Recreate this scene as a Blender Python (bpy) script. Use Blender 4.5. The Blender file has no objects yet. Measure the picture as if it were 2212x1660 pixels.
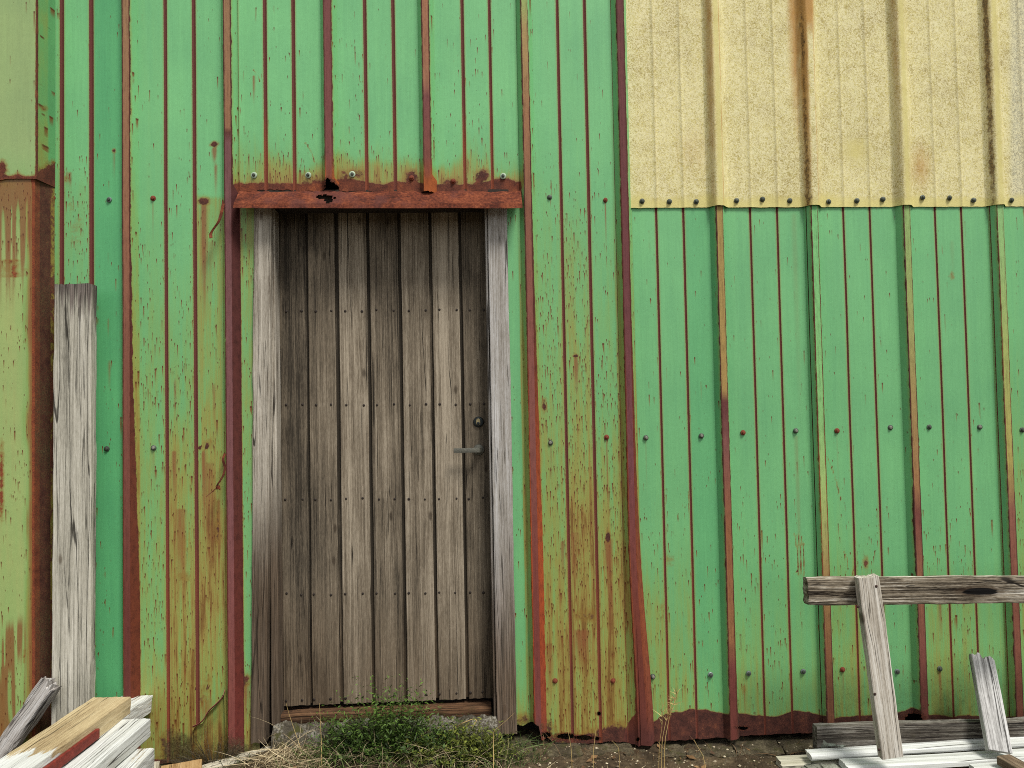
import bpy, bmesh, math, random
import numpy as np
from mathutils import Matrix, Vector
rng = np.random.default_rng(7)
random.seed(7)
scene = bpy.context.scene
COL = scene.collection

# ------------------------------------------------------------------ camera model (fitted to the lines of the wall)
F_PX, CX, CY = 1640.0, 1106.0, 830.0
CAM = np.array([0.0, -3.1, 1.4])
PITCH, YAW, ROLL = 0.03197117, 0.05299239, -0.01917285


def cam_axes():
    f = np.array([math.sin(YAW) * math.cos(PITCH), math.cos(YAW) * math.cos(PITCH), math.sin(PITCH)])
    r0 = np.cross(f, [0, 0, 1]); r0 /= np.linalg.norm(r0); u0 = np.cross(r0, f)
    return (math.cos(ROLL) * r0 + math.sin(ROLL) * u0, -math.sin(ROLL) * r0 + math.cos(ROLL) * u0, f)


RT, UP, FW = cam_axes()


def ray(u, v):
    return FW + RT * (u - CX) / F_PX - UP * (v - CY) / F_PX


def P(u, v, y=0.0):
    d = ray(u, v)
    return CAM + d * ((y - CAM[1]) / d[1])


def PZ(u, v, z):
    d = ray(u, v)
    return CAM + d * ((z - CAM[2]) / d[2])


def proj(x, y, z):
    q = np.stack([x - CAM[0], y - CAM[1], z - CAM[2]], -1)
    w = q @ FW
    return CX + F_PX * (q @ RT) / w, CY - F_PX * (q @ UP) / w


def lin(c):
    c = np.asarray(c, float) / 255.0
    return np.where(c <= 0.04045, c / 12.92, ((c + 0.055) / 1.055) ** 2.4)


GAIN = 0.86          # photograph value -> surface colour under this light


def alb(*c):
    return tuple(float(x) for x in np.clip(lin(c) * GAIN, 0.003, 0.86)) + (1.0,)


def smooth(a, b, x):
    t = np.clip((x - a) / (b - a), 0, 1)
    return t * t * (3 - 2 * t)


def vnoise(x, y, seed=0):
    """value noise in two dimensions"""
    g = np.random.default_rng(seed).random((256, 256))
    xi, yi = np.floor(x).astype(int), np.floor(y).astype(int)
    fx, fy = x - xi, y - yi
    fx, fy = fx * fx * (3 - 2 * fx), fy * fy * (3 - 2 * fy)
    a, b = g[xi % 256, yi % 256], g[(xi + 1) % 256, yi % 256]
    c, d = g[xi % 256, (yi + 1) % 256], g[(xi + 1) % 256, (yi + 1) % 256]
    return (a * (1 - fx) + b * fx) * (1 - fy) + (c * (1 - fx) + d * fx) * fy


# ------------------------------------------------------------------ object helpers
def tag(o, label=None, cat=None, group=None, kind=None):
    if label: o["label"] = label
    if cat: o["category"] = cat
    if group: o["group"] = group
    if kind: o["kind"] = kind
    return o


def empty(name, loc=(0, 0, 0)):
    o = bpy.data.objects.new(name, None)
    o.location = loc
    o.empty_display_size = 0.05
    COL.objects.link(o)
    return o


def link(name, me, mat=None, parent=None):
    o = bpy.data.objects.new(name, me)
    COL.objects.link(o)
    if mat is not None:
        for m in (mat if isinstance(mat, (list, tuple)) else [mat]):
            me.materials.append(m)
    if parent is not None:
        o.parent = parent
        o.matrix_parent_inverse = Matrix.Translation(-parent.location)
    return o


def mesh_np(name, verts, faces, smooth_shade=False):
    """faces: (n,4) or (n,3) array"""
    me = bpy.data.meshes.new(name)
    verts = np.ascontiguousarray(verts, dtype=np.float32)
    faces = np.ascontiguousarray(faces, dtype=np.int32)
    n, k = faces.shape
    me.vertices.add(len(verts)); me.vertices.foreach_set("co", verts.ravel())
    me.loops.add(n * k); me.loops.foreach_set("vertex_index", faces.ravel())
    me.polygons.add(n)
    me.polygons.foreach_set("loop_start", np.arange(0, n * k, k, dtype=np.int32))
    me.update(calc_edges=True)
    me.polygons.foreach_set("use_smooth", np.full(n, smooth_shade))
    me.validate()
    return me


def attr(me, name, data):
    a = me.attributes.new(name, "FLOAT", "POINT")
    a.data.foreach_set("value", np.ascontiguousarray(data, dtype=np.float32))


def cattr(me, name, data):
    a = me.attributes.new(name, "FLOAT_COLOR", "POINT")
    d = np.ones((len(data), 4), np.float32); d[:, :3] = data
    a.data.foreach_set("color", d.ravel())


# ------------------------------------------------------------------ shader helper
class NT:
    def __init__(s, name):
        s.mat = bpy.data.materials.new(name); s.mat.use_nodes = True
        s.t = s.mat.node_tree; s.t.nodes.clear()
        s.out = s.t.nodes.new("ShaderNodeOutputMaterial")

    def put(s, sock, v):
        if isinstance(v, bpy.types.NodeSocket): s.t.links.new(v, sock)
        elif v is not None: sock.default_value = v

    def m(s, op, a, b=None, c=None, clamp=False):
        n = s.t.nodes.new("ShaderNodeMath"); n.operation = op; n.use_clamp = clamp
        for i, x in enumerate((a, b, c)):
            if x is not None: s.put(n.inputs[i], x)
        return n.outputs[0]

    def add(s, a, b): return s.m("ADD", a, b)
    def sub(s, a, b): return s.m("SUBTRACT", a, b)
    def mul(s, a, b): return s.m("MULTIPLY", a, b)

    def ss(s, x, a, b, lo=0.0, hi=1.0):
        n = s.t.nodes.new("ShaderNodeMapRange"); n.interpolation_type = "SMOOTHSTEP"
        for i, q in enumerate((x, a, b, lo, hi)): s.put(n.inputs[i], q)
        return n.outputs[0]

    def lr(s, x, a, b, lo, hi):
        n = s.t.nodes.new("ShaderNodeMapRange")
        for i, q in enumerate((x, a, b, lo, hi)): s.put(n.inputs[i], q)
        return n.outputs[0]

    def mix(s, f, a, b, mode="MIX"):
        n = s.t.nodes.new("ShaderNodeMix"); n.data_type = "RGBA"; n.blend_type = mode
        s.put(n.inputs[0], f); s.put(n.inputs[6], a); s.put(n.inputs[7], b)
        return n.outputs[2]

    def at(s, name, kind="Fac"):
        n = s.t.nodes.new("ShaderNodeAttribute"); n.attribute_name = name
        return n.outputs[kind]

    def xyz(s, x, y, z):
        n = s.t.nodes.new("ShaderNodeCombineXYZ")
        for i, q in enumerate((x, y, z)): s.put(n.inputs[i], q)
        return n.outputs[0]

    def sep(s, v):
        n = s.t.nodes.new("ShaderNodeSeparateXYZ"); s.put(n.inputs[0], v)
        return n.outputs[0], n.outputs[1], n.outputs[2]

    def vm(s, op, a, b):
        n = s.t.nodes.new("ShaderNodeVectorMath"); n.operation = op
        s.put(n.inputs[0], a); s.put(n.inputs[1], b)
        return n.outputs[0]

    def noise(s, vec, scale=1.0, detail=3.0, rough=0.55, dist=0.0, col=False):
        n = s.t.nodes.new("ShaderNodeTexNoise")
        s.put(n.inputs["Vector"], vec); n.inputs["Scale"].default_value = scale
        n.inputs["Detail"].default_value = detail; n.inputs["Roughness"].default_value = rough
        n.inputs["Distortion"].default_value = dist
        return n.outputs[1] if col else n.outputs[0]

    def vor(s, vec, scale=1.0, dims="2D", rand=1.0):
        n = s.t.nodes.new("ShaderNodeTexVoronoi"); n.voronoi_dimensions = dims
        s.put(n.inputs["Vector"], vec); n.inputs["Scale"].default_value = scale
        n.inputs["Randomness"].default_value = rand
        return n.outputs["Distance"], n.outputs["Color"], n.outputs["Position"]

    def ramp(s, f, stops):
        n = s.t.nodes.new("ShaderNodeValToRGB"); s.put(n.inputs[0], f)
        e = n.color_ramp.elements
        while len(e) < len(stops): e.new(0.5)
        for q, (p, c) in zip(e, stops): q.position = p; q.color = c
        return n.outputs[0]

    def pos(s):
        return s.t.nodes.new("ShaderNodeNewGeometry").outputs["Position"]

    def obj(s):
        return s.t.nodes.new("ShaderNodeTexCoord").outputs["Object"]

    def bump(s, h, strength=0.3, dist=0.002):
        n = s.t.nodes.new("ShaderNodeBump"); s.put(n.inputs["Height"], h)
        n.inputs["Strength"].default_value = strength; n.inputs["Distance"].default_value = dist
        return n.outputs[0]

    def end(s, base, rough=0.6, normal=None, metal=0.0, spec=0.4, **kw):
        b = s.t.nodes.new("ShaderNodeBsdfPrincipled")
        s.put(b.inputs["Base Color"], base); s.put(b.inputs["Roughness"], rough)
        s.put(b.inputs["Metallic"], metal); s.put(b.inputs["Specular IOR Level"], spec)
        if normal is not None: s.put(b.inputs["Normal"], normal)
        for k, v in kw.items(): s.put(b.inputs[k.replace("_", " ")], v)
        s.t.links.new(b.outputs[0], s.out.inputs[0])
        return s.mat


def rgb(c):
    return tuple(c) if len(c) == 4 else tuple(c) + (1.0,)


# ------------------------------------------------------------------ materials
def drip_layer(n, X, Z, cw, ch, dens, wid, ln, seed):
    """rust runs: a dark head with a tail that fades downwards, one per Voronoi cell"""
    v = n.xyz(n.add(n.mul(X, 1 / cw), seed), n.add(n.mul(Z, 1 / ch), seed * 1.7), 0.0)
    _, col, p = n.vor(v)
    vx, vy, _ = n.sep(v); px, py, _ = n.sep(p)
    c = n.t.nodes.new("ShaderNodeSeparateColor"); n.put(c.inputs[0], col)
    r, g, b = c.outputs
    dx = n.mul(n.sub(vx, px), cw)
    dz = n.mul(n.sub(py, vy), ch)                       # metres below the head
    w = n.mul(wid, n.lr(g, 0, 1, 0.45, 1.5))
    L = n.mul(ln, n.lr(b, 0, 1, 0.35, 1.0))
    body = n.ss(n.m("DIVIDE", n.m("ABSOLUTE", dx), w), 1.05, 0.3)
    down = n.mul(n.ss(dz, -0.0022, 0.0004), n.ss(n.m("DIVIDE", dz, L), 1.0, 0.15))
    head = n.mul(n.ss(n.m("ABSOLUTE", n.sub(dz, 0.003)), 0.0062, 0.0015), n.ss(n.m("DIVIDE", n.m("ABSOLUTE", dx), w), 1.05, 0.4))
    on = n.ss(n.sub(dens, r), -0.02, 0.02)
    return n.mul(n.mul(body, down), on), n.mul(head, on)


def make_clad():
    n = NT("painted_steel")
    p = n.pos(); X, _, Z = n.sep(p)
    fine = n.noise(p, 260, 3)
    mid = n.noise(p, 28, 4, 0.6)
    big = n.noise(p, 3.2, 3)
    vst = n.noise(n.xyz(n.mul(X, 34.0), 0.0, n.mul(Z, 1.3)), 1.0, 4, 0.6)
    vfi = n.noise(n.xyz(n.mul(X, 150.0), 3.0, n.mul(Z, 5.0)), 1.0, 3, 0.6)
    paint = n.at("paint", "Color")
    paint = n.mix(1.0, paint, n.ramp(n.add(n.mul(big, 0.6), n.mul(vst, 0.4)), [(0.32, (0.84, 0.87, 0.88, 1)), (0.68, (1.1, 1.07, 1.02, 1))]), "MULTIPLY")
    paint = n.mix(1.0, paint, n.ramp(n.add(n.mul(vfi, 0.5), n.mul(n.noise(p, 70, 5, 0.7), 0.5)), [(0.32, (0.9, 0.91, 0.9, 1)), (0.68, (1.08, 1.08, 1.08, 1))]), "MULTIPLY")
    # rust film that yellows the paint, darkened too for dimmer light low down
    vs2 = n.add(n.mul(n.ss(vst, 0.3, 0.7), 0.5), n.add(n.mul(n.ss(vfi, 0.3, 0.7), 0.3), n.mul(n.ss(n.noise(n.xyz(n.mul(X, 22), 5.0, n.mul(Z, 6)), 1.0, 5, 0.7), 0.32, 0.68), 0.2)))
    och = n.m("MULTIPLY", n.at("ochre"), n.add(0.42, n.mul(vs2, 0.95)), clamp=True)
    ochc = n.ramp(och, [(0.0, alb(114, 186, 120)), (0.4, alb(130, 172, 98)), (0.68, alb(150, 154, 80)), (0.86, alb(152, 132, 68)), (1.0, alb(124, 92, 46))])
    c = n.mix(n.ss(och, 0.04, 0.6), paint, ochc)
    # purple brown streaks
    stk = n.m("MULTIPLY", n.at("streak"), n.add(0.35, n.add(n.mul(vfi, 0.9), n.mul(mid, 0.3))), clamp=True)
    c = n.mix(n.mul(n.ss(stk, 0.05, 0.75), 0.85), c, n.mix(fine, alb(124, 74, 48), alb(152, 100, 58)))
    # drips in four sizes
    dens0 = n.at("drip")
    clump = n.ss(n.noise(n.xyz(n.mul(X, 9), 2.0, n.mul(Z, 3.2)), 1.0, 4, 0.65), 0.4, 0.64, 0.05, 1.75)
    dens = n.mul(dens0, n.add(n.mul(clump, n.sub(1.0, n.mul(dens0, 0.6))), n.mul(dens0, 0.75)))
    dmask = hmask = None
    for cw, ch, k, wid, ln, sd in ((0.0150, 0.13, 0.7, 0.0025, 0.068, 3.3), (0.0088, 0.085, 0.85, 0.0018, 0.046, 11.7),
                                   (0.034, 0.24, 0.4, 0.0046, 0.12, 21.1), (0.0085, 0.03, 0.22, 0.0014, 0.012, 31.9)):
        d, h = drip_layer(n, X, Z, cw, ch, n.mul(dens, k), wid, ln, sd)
        dmask = d if dmask is None else n.m("MAXIMUM", dmask, d)
        hmask = h if hmask is None else n.m("MAXIMUM", hmask, h)
    c = n.mix(n.mul(dmask, 0.9), c, n.mix(mid, alb(142, 84, 40), alb(108, 66, 36)))
    c = n.mix(n.mul(hmask, 0.8), c, alb(86, 46, 26))
    # grime dots
    dd, dc, _ = n.vor(n.xyz(X, Z, 0.0), 75)
    cs = n.t.nodes.new("ShaderNodeSeparateColor"); n.put(cs.inputs[0], dc)
    dot = n.mul(n.ss(dd, 0.11, 0.05), n.ss(n.sub(n.add(n.mul(dens, 0.1), 0.008), cs.outputs[0]), 0, 0.01))
    c = n.mix(n.mul(dot, 0.8), c, alb(64, 62, 40))
    # rust colours
    rustc = n.ramp(n.add(n.mul(mid, 0.55), n.mul(fine, 0.45)), [(0.34, alb(48, 24, 18)), (0.48, alb(76, 41, 32)), (0.58, alb(98, 55, 42)), (0.7, alb(142, 84, 50))])
    rustc = n.mix(n.at("orange"), rustc, n.ramp(n.add(n.mul(mid, 0.5), n.mul(fine, 0.5)), [(0.32, alb(84, 36, 22)), (0.5, alb(142, 70, 38)), (0.68, alb(178, 96, 48))]))
    # patches
    rp = n.add(n.at("rust"), n.mul(n.sub(n.add(n.mul(mid, 0.6), n.mul(n.noise(p, 75, 3), 0.4)), 0.5), 0.95))
    rm = n.ss(rp, 0.46, 0.6)
    c = n.mix(n.mul(n.ss(rp, 0.2, 0.55), 0.75), c, alb(142, 112, 52))
    c = n.mix(rm, c, rustc)
    # ribs
    wob = n.mul(n.sub(n.noise(n.xyz(n.mul(X, 60), 0.0, n.mul(Z, 22)), 1.0, 5, 0.65), 0.5), 0.011)
    rd = n.add(n.at("rd"), wob)
    inside = n.m("MINIMUM", n.sub(rd, n.at("ra")), n.sub(n.at("rb"), rd))
    rmask = n.mul(n.ss(inside, -0.0009, 0.0009), n.at("ron"))
    halo = n.mul(n.ss(inside, -0.006, 0.0), n.at("ron"))
    c = n.mix(n.mul(n.mul(halo, 0.55), n.sub(1.0, rm)), c, alb(150, 158, 80))
    patch = n.noise(n.xyz(n.mul(X, 90), 0.0, n.mul(Z, 26)), 1.0, 5, 0.7)
    ribc = n.mix(1.0, n.at("ribc", "Color"), n.ramp(n.add(n.mul(patch, 0.6), n.mul(vfi, 0.4)), [(0.34, (0.66, 0.6, 0.58, 1)), (0.5, (1, 1, 1, 1)), (0.68, (1.22, 1.2, 1.18, 1))]), "MULTIPLY")
    edgec = n.mix(1.0, n.at("edgec", "Color"), n.ramp(n.add(n.mul(patch, 0.7), n.mul(fine, 0.3)), [(0.36, (0.5, 0.42, 0.38, 1)), (0.5, (0.95, 0.95, 0.95, 1)), (0.66, (1.2, 1.22, 1.2, 1))]), "MULTIPLY")
    face = n.ss(n.add(n.m("ABSOLUTE", n.at("rd")), n.mul(wob, 0.55)), 0.0122, 0.0108)
    c = n.mix(rmask, c, n.mix(face, edgec, ribc))
    # thin grooves rolled in the pans: rust grown over the fold; seams reuse it as painted shadow lines
    gd = n.m("ABSOLUTE", n.add(n.at("gd"), n.mul(wob, 0.12)))
    gd = n.add(gd, n.mul(n.sub(n.noise(n.xyz(n.mul(X, 300), 1.0, n.mul(Z, 170)), 1.0, 2), 0.5), 0.0032))
    gw = n.at("gw")
    gm = n.ss(n.sub(gw, gd), -0.0004, 0.0009)
    c = n.mix(n.mul(n.mul(n.ss(n.sub(gw, gd), -0.0075, 0.0), 0.5), n.sub(1.0, rm)), c, alb(146, 148, 78))
    gc = n.mix(n.at("gtone"), n.mix(fine, alb(78, 38, 34), alb(108, 58, 48)), n.mix(fine, alb(104, 48, 32), alb(152, 78, 44)))
    c = n.mix(gm, c, gc)
    mud_shade = n.add(n.at("mud_shade"), n.mul(n.sub(n.add(n.mul(mid, 0.5), n.mul(n.noise(p, 120, 4, 0.7), 0.5)), 0.5), 1.3))
    c = n.mix(n.mul(n.ss(mud_shade, 0.25, 0.75), 0.88), c, n.mix(n.ss(n.noise(p, 170, 3, 0.7), 0.35, 0.65), alb(40, 34, 22), alb(92, 82, 52)))
    anyrust = n.m("MAXIMUM", rm, n.m("MAXIMUM", rmask, gm))
    rough = n.lr(anyrust, 0, 1, 0.42, 0.86)
    h = n.add(n.mul(mid, 0.4), n.mul(fine, n.lr(anyrust, 0, 1, 0.05, 0.8)))
    hf = n.add(n.at("hole"), n.mul(n.sub(n.noise(p, 95, 4, 0.7), 0.5), 1.3))
    c = n.mix(n.mul(n.ss(hf, -0.75, -0.1), 0.9), c, n.mix(n.ss(fine, .4, .6), alb(44, 22, 16), alb(112, 56, 34)))
    mat = n.end(c, rough, n.bump(h, 0.35, 0.0018), spec=0.35)
    b = [q for q in n.t.nodes if q.type == "BSDF_PRINCIPLED"][0]
    n.put(b.inputs["Alpha"], n.m("LESS_THAN", hf, 0.0))
    return mat


def make_fibre():
    n = NT("glass_fibre_sheet")
    p = n.pos(); X, Y, Z = n.sep(p)
    w = n.noise(p, 55, 2, 0.5, 0.0, True)
    q = n.vm("ADD", p, n.vm("MULTIPLY", n.vm("SUBTRACT", w, (0.5, 0.5, 0.5)), (0.02, 0.0, 0.02)))
    a = n.m("ABSOLUTE", n.sub(n.noise(q, 48, 2, 0.6, 1.6), 0.5))
    b = n.m("ABSOLUTE", n.sub(n.noise(n.vm("ADD", q, (3.1, 1.7, 9.2)), 62, 2, 0.6, 2.0), 0.5))
    fib = n.m("MAXIMUM", n.ss(a, 0.06, 0.01), n.ss(b, 0.06, 0.01))
    clean = n.at("clean")
    big = n.noise(p, 2.6, 4, 0.6)
    med = n.noise(p, 18, 4, 0.65)
    t = n.add(n.mul(big, 0.55), n.mul(med, 0.45))
    base = n.ramp(t, [(0.37, alb(180, 164, 98)), (0.5, alb(212, 199, 126)), (0.62, alb(238, 226, 156))])
    base = n.mix(n.mul(n.ss(med, 0.5, 0.75), 0.3), base, alb(178, 182, 128))
    base = n.mix(n.at("grey"), base, alb(186, 184, 158))
    pits = n.ss(n.noise(p, 130, 3, 0.7), 0.48, 0.62)
    base = n.mix(n.mul(pits, n.lr(clean, 0, 1, 0.5, 0.05)), base, alb(148, 130, 78))
    c = n.mix(n.mul(fib, n.lr(clean, 0, 1, 0.75, 0.12)), base, alb(250, 242, 194))
    c = n.mix(n.mul(clean, 0.85), c, n.mix(med, alb(222, 208, 128), alb(236, 226, 150)))
    brn = n.m("MULTIPLY", n.at("brown"), n.add(0.35, n.mul(n.noise(n.xyz(n.mul(X, 60), 0.0, n.mul(Z, 9)), 1.0, 4), 1.1)), clamp=True)
    c = n.mix(n.mul(n.ss(brn, 0.08, 0.75), 0.9), c, n.mix(med, alb(166, 112, 48), alb(206, 158, 80)))
    moss = n.add(n.at("moss"), n.mul(n.sub(n.add(n.mul(n.noise(n.xyz(n.mul(X, 120), 0.0, n.mul(Z, 40)), 1.0, 4, 0.7), 0.6), n.mul(n.noise(p, 9, 3), 0.4)), 0.5), 2.2))
    c = n.mix(n.mul(n.ss(moss, 0.45, 0.85), 0.85), c, n.mix(n.ss(n.noise(p, 160, 2), .35, .65), alb(66, 48, 24), alb(140, 106, 54)))
    c = n.mix(n.mul(n.ss(n.m("ABSOLUTE", n.at("gd")), 0.008, 0.0), 0.28), c, alb(150, 136, 92))
    h = n.add(fib, n.mul(med, 0.5))
    return n.end(c, 0.7, n.bump(h, 0.22, 0.0012), spec=0.25)


def make_rust(name="rusted_steel", bright=1.0):
    n = NT(name)
    p = n.pos(); X, _, Z = n.sep(p)
    mid = n.noise(p, 14, 5, 0.65); fine = n.noise(p, 190, 4, 0.6)
    t = n.add(n.mul(mid, 0.5), n.mul(n.noise(p, 95, 4, 0.65), 0.5))
    k = bright
    c = n.ramp(t, [(0.36, alb(66 * k, 30 * k, 20 * k)), (0.46, alb(108 * k, 52 * k, 34 * k)), (0.56, alb(146 * k, 76 * k, 48 * k)), (0.68, alb(182 * k, 106 * k, 68 * k))])
    c = n.mix(n.mul(n.ss(n.noise(p, 6, 4), 0.48, 0.62), 0.65), c, n.mix(fine, alb(84 * k, 46 * k, 42 * k), alb(124 * k, 74 * k, 66 * k)))
    return n.end(c, 0.88, n.bump(n.add(fine, n.mul(mid, 0.5)), 0.6, 0.002), spec=0.2)


def wood(name, dark, mid, light, crack=0.5, con=1.0, stain=None, paint=None, moss=0.0, seed=0.0, gs=1.0, paintc=None, rust_end=None, low=None, rot=None, fibre=1.0):
    """weathered timber, grain along local Z. stain=(z0,z1): dark stain growing from z0 to z1; paint=(z0,z1,cover): white paint from z0 to z1"""
    n = NT(name)
    o = n.obj(); s = n.at("seed")
    x0, y, z = n.sep(o)
    x = n.add(x0, n.add(n.mul(s, 3.7), seed)); y = n.add(y, n.mul(s, 1.3)); zs = n.add(z, n.add(n.mul(s, 5.1), seed * 2.1))
    lo = n.noise(n.xyz(n.mul(x, 7), n.mul(y, 7), n.mul(zs, 1.4)), 1.0, 2)
    wx = n.add(x, n.mul(n.sub(lo, 0.5), 0.012))
    # a few knots bend the grain
    kd, kc, kp = n.vor(n.xyz(n.mul(x, 6.0), n.mul(zs, 2.2), 0.0))
    ks = n.t.nodes.new("ShaderNodeSeparateColor"); n.put(ks.inputs[0], kc)
    kon = n.ss(ks.outputs[0], 0.7, 0.72)
    kx, kz, _ = n.sep(kp)
    near = n.mul(n.m("POWER", 2.718, n.mul(n.m("POWER", n.m("DIVIDE", kd, 0.16), 2.0), -1.0)), kon)
    wx = n.add(wx, n.mul(n.mul(n.sub(n.mul(x, 6.0), kx), near), 0.07))
    g1 = n.noise(n.xyz(n.mul(wx, 85 * gs), n.mul(y, 85 * gs), n.mul(zs, 0.9)), 1.0, 4, 0.7)
    g2 = n.noise(n.xyz(n.mul(wx, 330 * gs), n.mul(y, 330 * gs), n.mul(zs, 3.5)), 1.0, 4, 0.7)
    g3 = n.noise(n.xyz(n.mul(wx, 17), n.mul(y, 17), n.mul(zs, 0.35)), 1.0, 3)
    g4 = n.noise(n.xyz(n.mul(x, 8), n.mul(y, 8), n.mul(zs, 2.4)), 1.0, 5, 0.7)
    gp = n.noise(n.xyz(n.mul(x, 420), n.mul(y, 420), n.mul(zs, 60)), 1.0, 2)
    t = n.add(n.add(n.mul(n.sub(g1, 0.5), 0.42 * con), n.mul(n.sub(g2, 0.5), 0.5 * con * fibre)), n.add(n.mul(n.sub(g3, 0.5), 0.34), n.add(n.mul(n.sub(g4, 0.5), 0.34), n.mul(n.sub(gp, 0.5), 0.18))))
    t = n.add(n.add(t, 0.5), n.at("tone"))
    c = n.ramp(t, [(0.34, alb(*dark)), (0.5, alb(*mid)), (0.66, alb(*light))])
    if low:
        lf = n.add(n.lr(z, low[0], low[1], 0, 1), n.mul(n.sub(n.add(n.mul(g4, 0.5), n.mul(g1, 0.5)), 0.5), 1.2))
        c = n.mix(n.mul(n.ss(lf, 0.2, 0.95), low[3]), c, n.mix(n.ss(g2, 0.35, 0.65), alb(low[2][0] * .55, low[2][1] * .53, low[2][2] * .5), alb(*low[2])))
    if moss: c = n.mix(n.mul(n.ss(n.noise(o, 9, 5, 0.7), 0.5, 0.7), moss), c, alb(62, 54, 34))
    cr = n.m("ABSOLUTE", n.sub(n.noise(n.xyz(n.mul(wx, 34 * gs), n.mul(y, 34), n.mul(zs, 0.5)), 1.0, 1), 0.5))
    crm = n.mul(n.ss(cr, 0.011, 0.003), n.ss(n.noise(n.xyz(n.mul(x, 26), 4.0, n.mul(zs, 1.4)), 1.0, 2), 0.62 - 0.3 * crack, 0.7 - 0.3 * crack))
    cr2 = n.m("ABSOLUTE", n.sub(n.noise(n.xyz(n.mul(wx, 75 * gs), n.mul(y, 75), n.add(n.mul(zs, 1.1), 7.0)), 1.0, 1), 0.47))
    crm2 = n.mul(n.ss(cr2, 0.02, 0.006), n.ss(n.noise(n.xyz(n.mul(x, 40), 9.0, n.mul(zs, 2.5)), 1.0, 2), 0.64 - 0.28 * crack, 0.74 - 0.28 * crack))
    crm = n.m("MAXIMUM", crm, n.mul(crm2, 0.75))
    kn = n.mul(n.ss(kd, 0.06, 0.02), kon)
    c = n.mix(n.mul(kn, 0.65), c, alb(dark[0] * 0.8, dark[1] * 0.7, dark[2] * 0.62))
    if stain:
        st = n.add(n.lr(z, stain[0], stain[1], 0, 1), n.mul(n.sub(n.add(n.mul(g1, 0.65), n.mul(g2, 0.35)), 0.5), 3.0))
        c = n.mix(n.mul(n.ss(st, 0.45, 0.85), 0.85), c, n.mix(n.ss(g2, .35, .65), alb(44, 36, 36), alb(118, 104, 98)))
    if rot:
        q = n.add(n.m("POWER", n.m("DIVIDE", n.sub(x0, rot[0]), rot[2]), 2.0), n.m("POWER", n.m("DIVIDE", n.sub(z, rot[1]), rot[3]), 2.0))
        q = n.sub(1.0, n.sub(q, n.mul(n.sub(g1, 0.5), 1.6)))
        c = n.mix(n.mul(n.ss(q, -1.2, 0.4), 0.55), c, alb(70, 52, 36)); c = n.mix(n.ss(q, 0.15, 0.45), c, alb(16, 14, 12))
    if paint:
        pf = n.add(n.lr(z, paint[0], paint[1], 0, 1), n.mul(n.sub(n.noise(n.xyz(n.mul(x, 30), n.mul(y, 30), n.mul(zs, 5)), 1.0, 5, 0.7), 0.5), 1.5))
        pm = n.ss(pf, 0.34, 0.46)
        pm = n.mul(pm, n.ss(n.add(n.add(n.mul(g2, 0.6), n.mul(g4, 0.4)), paint[2]), 0.38, 0.5))
        pc = paintc or (232, 234, 228)
        c = n.mix(pm, c, n.mix(n.ss(g1, 0.3, 0.7), alb(pc[0] * 0.84, pc[1] * 0.84, pc[2] * 0.82), alb(*pc)))
        c = n.mix(n.mul(n.ss(g4, 0.56, 0.72), 0.35), c, alb(146, 136, 112))
    c = n.mix(n.mul(crm, 0.88), c, alb(dark[0] * 0.36, dark[1] * 0.34, dark[2] * 0.32))
    if rust_end:
        re = n.add(n.lr(z, rust_end[0], rust_end[1], 0, 1), n.mul(n.sub(g1, 0.5), 0.8))
        c = n.mix(n.mul(n.ss(re, 0.4, 0.7), 0.85), c, alb(140, 70, 38))
    h = n.sub(n.add(n.mul(g2, 0.6), n.mul(g1, 0.6)), n.mul(crm, 1.6))
    return n.end(c, 0.85, n.bump(h, 0.6, 0.003), spec=0.15)


def flat(name, c, rough=0.6, metal=0.0, nz=0.25, scale=60, bump=0.2):
    n = NT(name); p = n.obj()
    a = n.noise(p, scale, 4, 0.6)
    c = n.mix(1.0, alb(*c), n.ramp(a, [(0.3, (1 - nz,) * 3 + (1,)), (0.7, (1 + nz,) * 3 + (1,))]), "MULTIPLY")
    return n.end(c, rough, n.bump(a, bump, 0.001), metal=metal)


def leaf_mat(name, a, b):
    n = NT(name)
    t = n.at("tone")
    c = n.ramp(t, [(0.0, alb(*a)), (1.0, alb(*b))])
    c = n.mix(1.0, c, n.ramp(n.noise(n.pos(), 90, 2), [(0.3, (0.8,) * 3 + (1,)), (0.7, (1.2,) * 3 + (1,))]), "MULTIPLY")
    return n.end(c, 0.6, spec=0.3, Subsurface_Weight=0.0)


def make_ground():
    n = NT("soil"); p = n.pos()
    X, Y, Z = n.sep(p)
    a = n.noise(p, 7, 5, 0.65); b = n.noise(p, 55, 4, 0.6)
    c = n.ramp(n.add(n.mul(a, 0.6), n.mul(b, 0.4)), [(0.32, alb(46, 38, 28)), (0.5, alb(74, 62, 46)), (0.68, alb(112, 98, 74))])
    d, col, _ = n.vor(p, 95, "3D")
    cs = n.t.nodes.new("ShaderNodeSeparateColor"); n.put(cs.inputs[0], col)
    st = n.mul(n.ss(d, 0.45, 0.3), n.ss(cs.outputs[0], 0.74, 0.78))
    c = n.mix(n.mul(st, 0.8), c, n.ramp(cs.outputs[1], [(0.0, alb(120, 96, 66)), (0.5, alb(96, 88, 76)), (1.0, alb(176, 160, 124))]))
    c = n.mix(n.mul(n.ss(n.noise(p, 11, 4, 0.7), 0.55, 0.7), 0.5), c, alb(66, 72, 36))
    h = n.add(n.mul(b, 0.7), n.mul(n.ss(d, 0.5, 0.1), 0.5))
    return n.end(c, 0.95, n.bump(h, 0.8, 0.006), spec=0.15)


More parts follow.
